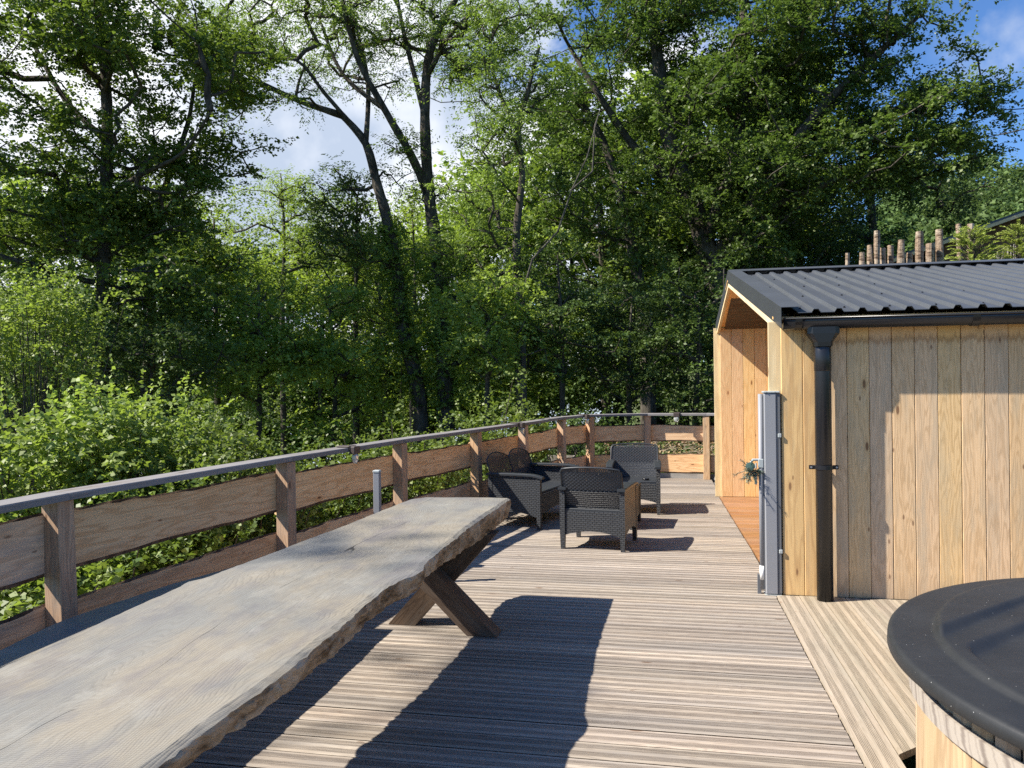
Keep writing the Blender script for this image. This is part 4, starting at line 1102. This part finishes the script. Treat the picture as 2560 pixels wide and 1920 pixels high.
# lodge far right
lodge = empty('lodge', (14.5, 26, 3.5), label='brown lodge with a dark sloping roof, cut off by the right edge', cat='lodge')
LB = Vector((14.5, 26, 3.5)); a = at(2340, 617, 25); b = at(2600, 524, 25)
dz = (b[2]-a[2])/(b[0]-a[0]); A0 = Vector(a); 
X0, X1_ = a[0]-1.3, a[0]+9.0
m = MB(); za = lambda x_: a[2] + dz*(x_-a[0])
vs = [(X0, 25, za(X0)), (X1_, 25, za(X1_)), (X1_, 33, za(X1_)), (X0, 33, za(X0))]; up = .16
m.mesh([tuple(Vector(v)-LB) for v in vs] + [tuple(Vector(v)+Vector((0, 0, up))-LB) for v in vs], [(3, 2, 1, 0), (4, 5, 6, 7), (0, 1, 5, 4), (1, 2, 6, 5), (2, 3, 7, 6), (3, 0, 4, 7)]); m.m[0] = 1
BRW = plain('brown_boarding', (.17, .10, .065), .7, .2, 0, .2)
m.obj('roof', [ROOFM, BRW], lodge)
m = MB(); vs = [(X0-.05, 24.93, za(X0)-.02), (X1_, 24.93, za(X1_)-.02), (X1_, 24.99, za(X1_)-.02), (X0-.05, 24.99, za(X0)-.02)]
m.mesh([tuple(Vector(v)-LB) for v in vs] + [tuple(Vector(v)+Vector((0, 0, .1))-LB) for v in vs], [(3, 2, 1, 0), (4, 5, 6, 7), (0, 1, 5, 4), (1, 2, 6, 5), (2, 3, 7, 6), (3, 0, 4, 7)]); m.obj('fascia', FRAMEW, lodge)
m = MB(); wx0 = X0+1.9; wx1 = X1_-.4; wy = 26.2; z0_ = 2.5
m.mesh([tuple(Vector(v)-LB) for v in ((wx0, wy, z0_), (wx1, wy, z0_), (wx1, wy, za(wx1)-.01), (wx0, wy, za(wx0)-.01), (wx0, 32.5, z0_), (wx1, 32.5, z0_), (wx1, 32.5, za(wx1)-.01), (wx0, 32.5, za(wx0)-.01))], [(0, 1, 2, 3), (5, 4, 7, 6), (4, 0, 3, 7), (1, 5, 6, 2), (0, 4, 5, 1), (3, 2, 6, 7)]); m.obj('wall', BRW, lodge)
for q in (2.6, 4.6):
    m = MB(); m.box(X0+q-LB.x, X0+q+1.1-LB.x, 26.14-LB.y, 26.19-LB.y, 4.0-LB.z, 5.0-LB.z); w_ = m.obj('window', TRIM, lodge)
    m = MB(); m.box(X0+q+.06-LB.x, X0+q+1.04-LB.x, 26.12-LB.y, 26.135-LB.y, 4.06-LB.z, 4.94-LB.z); m.obj('pane', plain('dark_glass', (.03, .035, .04), .08, .6), w_)
# reed bundle screen behind the ridge at far right
p0 = at(2495, 640, 13.4)
m = MB()
for i in range(90):
    x_ = i*.013*1.05; h_ = .16+.13*math.sin(min(1, i/70)*math.pi)+rng.uniform(0, .03); m.tube([(x_, rng.normal()*.02, -1.2), (x_+rng.normal()*.01, rng.normal()*.02, h_)], .006, 4)
m.obj('reed_screen', plain('reed', (.32, .29, .25), .8), None, loc=(p0[0], p0[1], p0[2]-.1), label='bleached reed bundle screen behind the shed ridge at the right', cat='screen')
# conifer bushes above the ridge
def conifer(px0, px1, pyt, pyb, Yd, label, n):
    c = at((px0+px1)/2, pyb, Yd); hw = (px1-px0)/2/F_PX*Yd; H_ = (pyb-pyt)/F_PX*Yd
    b = np.array([c[0], c[1], 1.2]); e = empty('conifer_bush', tuple(b), label=label, cat='bush')
    P, A, tw = [], [], MB()
    tw.tube([(0, 0, 0), (0, 0, c[2]-1.2+H_*.55)], [.03, .01], 6)
    for i in range(n):
        t_ = rng.uniform(0, 1); a_ = rng.uniform(0, 6.28); rr = hw*math.sqrt(rng.uniform(0, 1))*(1-.75*t_**1.5)
        s = np.array([rr*math.cos(a_)*.8, rr*math.sin(a_)*.8, c[2]-b[2]-.35+(H_+.25)*t_*rng.uniform(.8, 1.0)])
        d = unit(np.array([math.cos(a_)*.8, math.sin(a_)*.8, rng.uniform(.2, 1.1)])); L = rng.uniform(.12, .26)
        for q in np.linspace(0, 1, 15):
            pp = s + d*L*q + np.array([0, 0, -.35*L*q*q])
            for sg in (-1, 1):
                sd_ = unit(np.cross(d, [0, 0, 1])*sg + d*.7 + rng.normal(size=3)*.25); P.append(pp+sd_*.018); A.append(sd_)
        tw.tube([s*[.2, .2, 1]-[0, 0, .12], s, s+d*L*.9-[0, 0, .28*L]], [.005, .003, .0015], 4, cap=False)
    P, A = np.array(P), np.array(A); n_ = len(P)
    link('needles', leaf_mesh('needles', P, A, rng.uniform(.03, .05, n_), np.full(n_, .014), L_YEW, np.repeat(rng.uniform(0, 1, n_//30+1), 30)[:n_]*.7+rng.uniform(0, .3, n_)), e); tw.obj('stem', BARK, e)
conifer(2362, 2505, 560, 655, 12.3, 'feathery yellow-green conifer bush rising behind the shed ridge', 230)
conifer(2495, 2600, 555, 648, 12.6, 'feathery conifer bush cut off by the right edge above the roof', 180)
# bits behind the far railing
m = MB(); m.lathe([(.13, -.3), (.15, .055), (.155, .06), (.155, .085), (.14, .085)], seg=20); m.obj('black_pot', GUTTER, None, True, loc=(.33, 12.62, 0), label='black round pot outside below the far railing board', cat='pot')
sg_ = MB()
for i in range(7):
    a_, r_ = rng.uniform(0, 6.28), rng.uniform(.05, .09)
    pass
for i, (xx, yy, rr) in enumerate(((.83, 12.15, .085), (.98, 12.05, .11), (.80, 11.98, .05))):
    m = MB(); m.lathe([(rr*s, z) for s, z in ((.5, -.06), (.95, -.02), (1, .02), (.8, .07), (.35, .095))], seg=9)
    m.v = [(a_*(1+.15*math.sin(5*b_+c_*30)), b_*(1+.2*math.cos(4*a_)), c_) for a_, b_, c_ in m.v]
    m.obj('rock', STONE, None, False, loc=(xx, yy, .0), label=['grey brown rock nearest the end post of the railing', 'largest rock between the far railing and the shed', 'smallest rock at the deck corner by the porch'][i], cat='rock', group='rocks at the far corner of the deck')
bo = empty('bollard', (-1.98, 11.9, -1.2), label='dark round bollard outside the railing behind the loveseat', cat='bollard')
m = MB(); m.tube([(0, 0, 0), (0, 0, 1.70)], .045, 14); m.obj('shaft', ALUD, bo, True)
m = MB(); m.tube([(0, 0, 1.701), (0, 0, 1.73)], .05, 14); m.obj('cap', STEEL, bo, True)
bo = empty('crate', (-1.62, 12.25, -.9), label='pale slatted wooden crate outside behind the bollard', cat='crate')
for k in range(5):
    m = MB(); m.box(-.2+k*.082, -.125+k*.082, -.15, -.135, .6, 1.28); m.obj('slat', GREYW, bo)
m = MB(); m.box(-.2, .2, -.13, .15, .6, 1.25); m.obj('body', GREYW, bo)
# brush pile
bp_ = MB()
for i in range(420):
    x_ = rng.uniform(-.95, 1.1); y_ = rng.uniform(12.75, 13.9); z_ = rng.uniform(-.2, .52)*(1-.3*abs(y_-13.3)); d = unit(np.array([rng.normal(), rng.normal()*.5, rng.normal()*.35])); L = rng.uniform(.15, .5)
    p = np.array([x_, y_, z_]); mid = p+d*L*.5+rng.normal(size=3)*.04; bp_.tube([p, mid, p+d*L], [.006, .004, .0015], 4, cap=False)
bp_.obj('brush_pile', plain('dry_twig', (.30, .24, .17), .8), None, kind='stuff', label='tangled heap of dry cut twigs behind the far railing', cat='brushwood')
n_ = 1500; P = np.stack([rng.uniform(-1, 1.1, n_), rng.uniform(12.7, 13.8, n_), rng.uniform(-.1, .6, n_)], 1)
link('dry_leaves', leaf_mesh('dry_leaves', P, unit(rng.normal(size=(n_, 3))), np.full(n_, .05), np.full(n_, .035), mk_leaf('dry_leaf', (.24, .15, .08), (.4, .28, .14), (.2, .12, .05), .2), rng.uniform(0, 1, n_)), None, kind='stuff', label='curled brown dead leaves among the brushwood', cat='leaves')
n_ = 9000; gx_ = rng.uniform(-.4, 2.6, n_); gy_ = rng.uniform(12.6, 15.2, n_); gz_ = gh(gx_, gy_)+.02
P = np.stack([gx_, gy_, np.maximum(gz_, -.1)+rng.uniform(.0, .22, n_)], 1); A = unit(rng.normal(size=(n_, 3))*.35+np.array([0, 0, 1.]))
link('grass', leaf_mesh('grass', P, A, rng.uniform(.15, .34, n_), np.full(n_, .012), L_LIGHT, rng.uniform(0, 1, n_), upbias=0), None, kind='stuff', label='tall bright grass on the bank behind the far railing', cat='grass')

# ------------------------------------------------------------------ trees
def gz0(p): return float(gh(p[0], p[1]))-.1
def trunk(Yd, pts, r0, r1):
    P = tr(Yd, *pts); b = P[0].copy(); b[2] = gz0(b); q = P[0] - b
    return ([b]+P, r0, r1)
# alder at the left: straight dark trunk
t1 = trunk(14, [(222, 830), (224, 560), (232, 300), (226, 150), (212, 0), (205, -160)], .17, .06)
t1b = (tr(14, (226, 300), (140, 215), (60, 80), (0, 60)), .07, .025)
t1c = (tr(14, (228, 200), (150, 90), (110, 0), (90, -90)), .06, .02)
t1d = (tr([14, 13.6, 13.2, 13], (224, 430), (300, 380), (395, 330), (455, 240)), .06, .02)
build_tree('alder_tree', 'tall alder with a straight dark trunk and dense crown at the left edge', 'tree', [t1, t1b, t1c, t1d],
           [(E(60, 40, 260, 260, 14, 2.6), 85), (E(330, 130, 210, 210, 14, 2.4), 75), (E(120, 330, 230, 170, 13.5, 2.4), 60), (E(330, 330, 130, 110, 13.5, 1.6), 22), (E(40, 520, 210, 130, 13, 2), 45), (E(300, 560, 190, 150, 14, 2), 40)],
           L_ALD, (.085, .068), 15, 9, .46, mult=1.9, bough=(9, .8))
t2 = trunk(15.5, [(318, 860), (326, 660), (330, 500), (365, 380), (405, 270), (420, 180)], .13, .035)
t2b = (tr(15.5, (335, 480), (400, 400), (430, 330), (455, 240)), .05, .015)
build_tree('alder_tree', 'slimmer alder forking against the cloud left of the ash trees', 'tree', [t2, t2b],
           [(E(430, 140, 120, 120, 15.5, 1.6), 44), (E(380, 560, 130, 130, 15.5, 1.6), 40), (E(470, 320, 90, 70, 15, 1), 9), (E(300, 720, 130, 110, 15, 1.5), 30)], L_ALD, (.085, .068), 13, 9, .44, mult=1.4, bough=(7, .6))
# pair of ashes with spreading open crowns
a1 = trunk(18, [(905, 860), (868, 700), (858, 600), (835, 470), (815, 400), (790, 310), (740, 250)], .21, .08)
a1b = (tr([18, 17.6, 17, 16.6], (740, 250), (640, 215), (545, 168), (470, 110)), .09, .03)
a1c = (tr([18, 18.3, 18.5], (790, 310), (795, 180), (770, 60), (740, -60)), .07, .03)
a1d = (tr([18, 17.5, 17], (765, 275), (700, 200), (640, 130), (560, 135)), .06, .02)
build_tree('ash_tree', 'ash with a leaning trunk whose long limb reaches left across the cloud', 'tree', [a1, a1b, a1c, a1d],
           [(E(600, 60, 170, 110, 17.5, 2.0), 66), (E(760, 60, 130, 130, 18, 2), 50), (E(560, 230, 90, 50, 16.8, .8), 5), (E(760, 360, 90, 60, 18, 1.2), 9), (E(850, 640, 70, 120, 18, .8), 16)],
           L_ASH, (.09, .032), 10, 9, .5, mult=2.1, pinn=True, droop=.3, ivy=(a1[0][1:5], .24, 330, L_LIGHT), rtip=.013, upbias=.5)
a2 = trunk(18.4, [(962, 880), (960, 780), (955, 650), (940, 520), (925, 400), (918, 250), (925, 130), (950, 60), (995, -20)], .24, .07)
a2b = (tr([18.4, 18, 17.6, 17.3, 17], (922, 410), (885, 330), (830, 235), (770, 120), (735, -20)), .12, .045)
a2c = (tr([18, 18, 18], (830, 235), (740, 160), (690, 40)), .07, .03)
a2d = (tr([18.4, 18.6, 19], (918, 250), (870, 60), (850, -60)), .08, .03)
a2e = (tr([18.4, 18.2, 18], (925, 160), (985, 60), (1060, 0)), .07, .03)
build_tree('ash_tree', 'ash with an upright trunk and a sawn stub, forking into open high limbs', 'tree', [a2, a2b, a2c, a2d, a2e],
           [(E(880, 30, 150, 140, 18.4, 2.2), 64), (E(1010, 50, 110, 120, 18.4, 2), 36), (E(740, -30, 120, 120, 17.5, 2), 22), (E(905, 330, 70, 100, 18.4, 1), 10), (E(1000, 650, 60, 160, 18.3, .8), 22)],
           L_ASH, (.09, .032), 10, 9, .5, mult=2.1, pinn=True, droop=.3, ivy=(a2[0][1:5], .28, 380, L_LIGHT), rtip=.013, upbias=.5)
a3 = trunk(17, [(1127, 900), (1122, 740), (1118, 600), (1116, 500), (1128, 380), (1120, 285), (1140, 200), (1165, 100)], .14, .035)
a3b = (tr(17, (1122, 290), (1075, 190), (1060, 90), (1090, 0)), .05, .02)
build_tree('ash_tree', 'slender ash with feathery light green foliage left of the oak', 'tree', [a3, a3b],
           [(E(1070, 330, 85, 240, 17, 1.4), 66), (E(1100, 110, 100, 130, 17, 1.5), 52), (E(1040, 520, 80, 130, 17.5, 1.2), 26)], L_ASH, (.09, .032), 10, 9, .5, mult=1.8, pinn=True, droop=.35, rtip=.01, upbias=.5)
BARKM = mk_treebark('grey_dead_bark', (.05, .045, .038), (.13, .12, .10))
# bare grey dead trunk
d1 = trunk(16, [(1128, 640), (1150, 560), (1205, 500), (1235, 410), (1268, 340), (1292, 250)], .05, .02)
m = MB(); b = d1[0][0]; m.tube([p-b for p in d1[0][1:]], np.linspace(.028, .010, len(d1[0])-1), 8); m.tube([p-b for p in tr(16, (1235, 410), (1280, 370), (1285, 270), (1297, 235))], [.025, .02, .012, .006], 6)
m.tube([p-b for p in (d1[0][0], d1[0][1])], [.09, .06], 8)
m.obj('dead_tree', BARKM, None, True, loc=tuple(b), label='bare grey dead stem leaning right in front of the oak', cat='tree')
# oak
o1 = trunk(23, [(1590, 800), (1560, 640), (1520, 520), (1490, 420), (1440, 280), (1420, 120), (1400, -40)], .42, .14)
o2 = (tr(23, (1520, 520), (1570, 400), (1600, 250), (1610, 100), (1600, -40)), .24, .09)
o3 = (tr([23, 22.5, 22], (1545, 560), (1650, 400), (1760, 250), (1880, 130), (1980, 40)), .22, .05)
o4 = (tr([23, 22.5, 22, 22], (1650, 400), (1780, 330), (1920, 240), (2050, 215), (2105, 195)), .13, .03)
o5 = (tr([23, 22.5, 22], (1600, 470), (1780, 400), (1960, 300), (2090, 260)), .12, .03)
o6 = (tr([23, 23, 22.5], (1490, 420), (1380, 330), (1290, 200), (1230, 100)), .16, .05)
o7 = (tr([23, 23, 23], (1600, 250), (1690, 130), (1780, 0)), .10, .04)
o8 = trunk(23.5, [(1400, 850), (1395, 700), (1370, 560), (1340, 420), (1300, 300), (1240, 200)], .26, .09)
build_tree('oak_tree', 'huge spreading oak with ivy-dark trunks rising behind the far railing', 'tree', [o1, o2, o3, o4, o5, o6, o7, o8],
           [(E(1330, 150, 180, 230, 23, 3), 120), (E(1560, 60, 210, 190, 23, 3.2), 120), (E(1780, 120, 170, 170, 22.5, 3), 100), (E(1925, 60, 80, 120, 22, 1.8), 34), (E(2045, 215, 75, 40, 22, 1.2), 22), (E(2065, 305, 55, 28, 22, 1.0), 10), (E(1960, 330, 120, 110, 22.5, 2), 55),
            (E(1560, 330, 240, 170, 22.5, 3), 110), (E(1780, 400, 180, 130, 22.5, 2.6), 75), (E(1300, 450, 130, 180, 23, 2.4), 60), (E(1500, 560, 190, 130, 22.5, 2.4), 55)],
           L_OAK, (.10, .072), 16, 9, .50, mult=1.75, bough=(10, 1.05), ivy=([p for p in o8[0][1:5]]+[p for p in o1[0][1:4]], .32, 420, L_DARK), rtip=.014)
# right-hand trees behind the shed
t = trunk(30, [(1900, 700), (1890, 560), (1880, 420), (1870, 330)], .25, .08)
build_tree('hornbeam_tree', 'dark dense tree standing behind the log stakes', 'tree', [t], [(E(1880, 430, 200, 120, 30, 3.5), 120), (E(1740, 540, 150, 90, 29, 2.5), 60)], L_DARK, (.12, .085), 10, 8, .9)
t = trunk(26, [(1700, 800), (1705, 640), (1695, 500)], .18, .05)
build_tree('hornbeam_tree', 'layered young hornbeam under the oak behind the shed ridge', 'tree', [t], [(E(1700, 540, 140, 120, 26, 2.2), 90), (E(1560, 700, 160, 110, 25, 2), 60)], L_DARK, (.10, .07), 10, 8, .6, flat=.25)
# mid-distance light trees in the centre
def simple_tree(name, label, Yd, cx, top, bot, hw, mat, n, leaf, R=.5, bark=None, **k):
    t_ = trunk(Yd, [(cx, bot), (cx+rng.uniform(-8, 8), (top+bot)/2), (cx+rng.uniform(-12, 12), top+(bot-top)*.12)], .045+.004*Yd*(bot-top)/500., .02)
    build_tree(name, label, 'tree', [t_], [(E(cx, (top*1.15+bot*.85)/2, hw, (bot-top)*.46, Yd), n)], mat, leaf, k.pop('twigs', 13), k.pop('per', 8), R, bark, **k)
simple_tree('young_ash', 'bright light green young tree below the patch of cloud', 24, 610, 330, 700, 130, L_LIGHT, 85, (.10, .04), .62, pinn=True, droop=.25)
simple_tree('alder_sapling', 'dark sapling with a pointed top before the left ash trunk', 19, 768, 370, 800, 62, L_DARK, 55, (.085, .065), .45)
simple_tree('young_ash', 'fresh green young tree between the two ash trunks', 26, 890, 420, 800, 80, L_LIGHT, 60, (.11, .05), .6, pinn=True)
simple_tree('alder_sapling', 'slim alder sapling right of the leftmost trunks', 17, 470, 420, 860, 100, L_LIGHT, 70, (.085, .065), .5)
simple_tree('hazel_tree', 'green hazel in dappled light at the middle left', 16, 560, 560, 980, 120, L_LIGHT, 80, (.085, .07), .5)
simple_tree('hazel_tree', 'hazel with drooping sprays left of the leaning ash', 17, 720, 620, 1000, 110, L_LIGHT, 75, (.085, .07), .5)
simple_tree('hazel_tree', 'leafy hazel right of the upright ash trunk', 15.5, 1050, 600, 930, 85, L_LIGHT, 60, (.075, .06), .42)
simple_tree('hornbeam_sapling', 'layered hornbeam sapling behind the loveseat', 17, 1215, 520, 930, 90, L_DARK, 75, (.075, .05), .45, flat=.25)
simple_tree('hornbeam_sapling', 'layered hornbeam sapling beneath the oak left limb', 18, 1360, 600, 940, 110, L_DARK, 80, (.075, .05), .45, flat=.25)
simple_tree('hornbeam_sapling', 'dark hornbeam sapling just left of the shed gable', 17, 1500, 620, 940, 90, L_DARK, 70, (.075, .05), .45, flat=.25)
simple_tree('holly_tree', 'dark holly low at the left behind the bright bush', 12, 90, 600, 1000, 130, L_DARK, 80, (.06, .04), .42)
simple_tree('holly_tree', 'dark holly behind the railing beside the second trunk', 13, 330, 690, 1040, 130, L_DARK, 75, (.06, .045), .42)
# bright bushes close to the deck on the left
def shrub(name, label, Yd, cx, top, bot, hw, mat, n, leaf, R=.3, twigs=8, per=7, depth=.9, **k):
    c, r = E(cx, (top+bot)/2, hw, (bot-top)/2, Yd, depth); b = c.copy(); b[2] = gz0(c)
    e = empty(name, tuple(b), label=label, cat='bush'); bc_ = in_ell(c, r, max(4, n//7), .3); T = bc_[rng.integers(0, len(bc_), n)] + rng.normal(size=(n, 3))*R*.8
    lm = MB()
    for q in T[:90]:
        s = b + rng.normal(size=3)*[.12, .12, 0]; mid = (s+q)/2 + np.array([0, 0, .15]) + rng.normal(size=3)*.08; lm.tube([s-b, mid-b, q-b], [.014, .009, .004], 5, cap=False)
    lm.obj('stem', BARK, e, True)
    T = np.concatenate([T, in_ell(c, r, n//4, .3)*1.0]); P_, A_, S_, W_, v_ = sprays(T, R*rng.uniform(.7, 1.3, len(T)), twigs, per, leaf[0], leaf[1], False, .8, .1, unit(T-c))
    # upright young shoots standing out of the crown
    ns = n//4; a_ = rng.uniform(0, 6.28, ns); q_ = np.sqrt(rng.uniform(0, 1, ns)); S0 = c + np.stack([np.cos(a_)*q_*r[0], np.sin(a_)*q_*r[1], np.sqrt(np.maximum(0, 1-q_**2))*r[2]*.85], 1)
    D0 = unit(np.stack([np.cos(a_)*q_*.45, np.sin(a_)*q_*.45, np.ones(ns)], 1)+rng.normal(size=(ns, 3))*.15); LL = rng.uniform(.25, .6, ns)
    PS, AS, SS, VS = [], [], [], []
    for s0, d0, l0 in zip(S0, D0, LL):
        for j in range(15):
            t_ = (j+.5)/15; sd = unit(rng.normal(size=3)*.8+d0*.6); sz = leaf[0]*rng.uniform(.7, 1.25)*(1.1-.5*t_); PS.append(s0+d0*l0*t_+sd*sz*.5); AS.append(sd); SS.append(sz); VS.append(.55+.45*t_*rng.uniform(.5, 1))
    PS, AS, SS, VS = map(np.array, (PS, AS, SS, VS)); kp = ~((PS[:, 1] < 12.5) & (PS[:, 0] > np.interp(PS[:, 1], [1.4, 3.32, 5.2, 6.9, 8.44, 9.775, 11.3], [-3.0, -2.955, -2.72, -2.443, -2.086, -1.786, -1.488])-.16))
    P_ = np.concatenate([P_, PS[kp]]); A_ = np.concatenate([A_, AS[kp]]); S_ = np.concatenate([S_, SS[kp]]); W_ = np.concatenate([W_, SS[kp]*leaf[1]/leaf[0]]); v_ = np.concatenate([v_*.85, VS[kp]])
    link('crown', leaf_mesh('crown', P_-b, A_, S_, W_, mat, v_, upbias=.7), e)
shrub('alder_bush', 'bright yellow-green leafy bush at the left edge behind the railing', 5.9, 60, 890, 1150, 220, L_BUSH, 140, (.062, .048), .22, depth=1.0)
shrub('alder_bush', 'bright leafy bush whose shoots rise highest above the handrail', 6.6, 290, 845, 1130, 150, L_BUSH, 115, (.062, .048), .22, depth=.9)
shrub('alder_bush', 'tall loose bright shrub standing behind the low left bushes', 9.5, 70, 600, 880, 150, L_BUSH, 130, (.06, .046), .30, depth=1.0)
shrub('alder_bush', 'loose bright shrub between the left bushes and the second rail post', 7.6, 410, 910, 1120, 90, L_ALD, 90, (.058, .045), .24, depth=.7)
shrub('hazel_bush', 'shaded green bush seen through the railing gap near the second post', 6.6, 470, 960, 1330, 160, L_ALD, 200, (.055, .045), .25)
shrub('hazel_bush', 'leafy green bush below the bottom rail board at the left', 4.7, 20, 1180, 1520, 250, L_BUSH, 120, (.06, .048), .22, depth=.5)
shrub('hazel_bush', 'low green bush under the upper board left of the grey post', 7.6, 640, 1010, 1300, 190, L_ALD, 200, (.055, .042), .25)
shrub('hazel_bush', 'leafy green bush between the first two posts behind the bench', 5.4, 330, 1130, 1420, 170, L_ALD, 160, (.055, .045), .24, depth=.5)
shrub('hazel_bush', 'leafy bush behind the handrail between the second and third lamps', 10.8, 1075, 895, 1040, 120, L_ALD, 90, (.06, .045), .3)
shrub('hazel_bush', 'dim green bush low behind the grey post', 8.8, 860, 960, 1180, 150, L_ALD, 150, (.055, .042), .28)
shrub('hazel_bush', 'dark green bush beyond the loveseat', 13.5, 1250, 900, 1060, 150, L_DARK, 110, (.06, .045), .32)
# wall of undergrowth and far wood
def mass(name, label, boxes, mat, leaf, R):
    T = []
    for (px0, px1, py0, py1, Y0, Y1, n) in boxes:
        for _ in range(n):
            Yd = rng.uniform(Y0, Y1); T.append(atd(rng.uniform(px0, px1), rng.uniform(py0, py1), Yd))
    T = np.array(T); P_, A_, S_, W_, v_ = sprays(T, R*rng.uniform(.7, 1.4, len(T)), 8, 7, leaf[0], leaf[1], False, .6, .15)
    return link(name, leaf_mesh(name, P_, A_, S_, W_, mat, v_), None, kind='stuff', label=label, cat='undergrowth')
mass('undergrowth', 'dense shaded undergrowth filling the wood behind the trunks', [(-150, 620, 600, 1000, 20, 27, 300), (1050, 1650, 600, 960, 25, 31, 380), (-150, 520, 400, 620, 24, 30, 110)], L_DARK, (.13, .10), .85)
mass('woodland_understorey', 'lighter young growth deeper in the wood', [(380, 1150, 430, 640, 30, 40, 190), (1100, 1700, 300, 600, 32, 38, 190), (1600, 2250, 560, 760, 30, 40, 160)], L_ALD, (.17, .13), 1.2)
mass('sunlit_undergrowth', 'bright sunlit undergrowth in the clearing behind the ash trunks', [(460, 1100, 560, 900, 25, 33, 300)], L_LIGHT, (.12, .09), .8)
mass('bank_plants', 'low green plants on the slope below the railing', [(-100, 1000, 1150, 1500, 6.2, 9.5, 200), (900, 1500, 960, 1050, 13, 16, 130)], L_DARK, (.07, .055), .35)
# wooded hill to the right
proto = []
for i in range(3):
    b = np.array([40+i*8., 80., 8.]); t_ = ([b, b+[0, 0, 3.], b+[.3, 0, 8.]], .3, .1)
    proto.append(build_tree('hill_tree', '', '', [t_], [((b+[0, 0, 6.5], (3.6, 3.6, 4.2)), 70)], L_FAR, (.42, .32), 9, 6, 1.5, limbs=False, group='trees on the wooded hill', rtip=.03))
hp = [(i, j) for j in range(4) for i in range(7)]
first = set()
for idx, (i, j) in enumerate(hp):
    px = 1930 + i*52 + (j % 2)*25 + rng.uniform(-10, 10); Yd = 52+j*10+rng.uniform(-3, 3)
    top = [470, 440, 400, 350][j] + rng.uniform(-16, 16) + max(0, (2080-px))*.12
    k = idx % 3; s = rng.uniform(.75, 1.05); p = atd(px, top, Yd)
    o = proto[k] if k not in first else copy_tree(proto[k]); first.add(k)
    o.location = (p[0], p[1], p[2]-10.7*s); o.scale = (s, s, s); o.rotation_euler = (0, 0, rng.uniform(0, 6.28))
    rw = ['front row behind the log stakes', 'second row up the hillside', 'third row up the hillside', 'skyline row of the hill'][j]; cl_ = ['leftmost', 'second from left', 'third from left', 'middle', 'third from right', 'second from right', 'rightmost'][i]
    o['label'] = 'rounded hillside tree, ' + cl_ + ' in the ' + rw; o['category'] = 'tree'; o['group'] = 'trees on the wooded hill'
# a thin tall tree outside the picture on the sun's side: dapples the table
b = np.array([-15.6, -2.2, -3.2])
build_tree('birch_tree', 'tall thin-crowned birch on the sun side, dappling the log table', 'tree', [([b, b+[.1, 0, 6.], b+[.3, .2, 12.], b+[.4, .3, 17.5]], .16, .03)],
           [((b+[.8, .7, 15.3], (2.1, 3.4, 2.0)), 40)], L_ALD, (.08, .065), 7, 8, .5, mult=1)
# wood behind: three kinds of background tree, repeated
kinds = []
for i, (mt, rr_, hh) in enumerate(((L_ALD, 2.6, 11.5), (L_DARK, 3.0, 12.5), (L_LIGHT, 2.3, 10.5))):
    b = np.array([-12.+i*6, 34., -3.0])
    kinds.append(build_tree(('wood_alder', 'wood_hornbeam', 'wood_ash')[i], '', '', [([b, b+[.2, 0, hh*.4], b+[-.1, .2, hh*.85]], .2, .05)], [((b+[0, 0, hh*.60], (rr_, rr_, hh*.42)), 150)], mt, (.17, .125), 9, 8, .75, limbs=True, rtip=.014, mult=1, lsc=1.0))
spots = []
for px in range(-240, 1700, 118):
    for j, Yd in enumerate((30, 37)):
        top = 330 if px < 300 else (455 if px < 560 else (500 if px < 760 else (420 if px < 1000 else (330 if px < 1180 else 110))))
        spots.append((px+j*45+rng.uniform(-15, 15), top+rng.uniform(-25, 35)+j*20, Yd+rng.uniform(-1.5, 1.5)))
used = set(); seen_l = set()
nm = ('broad alder', 'dark hornbeam', 'light green ash')
for idx, (px, top, Yd) in enumerate(spots):
    k = (idx*2+idx//3) % 3
    if 520 < px < 1100: k = 2 if idx % 3 else 0
    hh = (11.5, 12.5, 10.5)[k]; p = atd(px, top, Yd); g = float(gh(p[0], p[1])); s = max(.5, (p[2]-g)/(hh*1.03))
    s = min(s, 1.6)
    o = kinds[k] if k not in used else copy_tree(kinds[k]); used.add(k)
    o.location = (p[0], p[1], p[2]-hh*1.02*s); o.rotation_euler = (0, 0, rng.uniform(0, 6.28)); o.scale = (s, s, s)
    marks = [(-60, 'beyond the left edge foliage'), (120, 'behind the bright bush at the left'), (270, 'behind the straight alder trunk'), (420, 'behind the slimmer forked alder'), (560, 'behind the alder sapling'), (700, 'below the patch of cloud'), (820, 'behind the dark pointed sapling'), (930, 'between the two ash trunks'), (1060, 'right of the upright ash'), (1180, 'behind the slender ash'), (1290, 'behind the dead leaning stem'), (1420, 'behind the oak left trunk'), (1540, 'behind the main oak trunk'), (9999, 'behind the shed gable')]
    o['label'] = nm[k] + ' ' + next(t_ for lim, t_ in marks if px < lim) + (', nearer row of the wood' if Yd < 33.5 else ', farther row of the wood')
    if o['label'] in seen_l: o['label'] = o['label'].replace(', nearer', ', rightmost, nearer').replace(', farther', ', rightmost, farther')
    seen_l.add(o['label']); o['category'] = 'tree'; o['group'] = 'background trees in the wood'
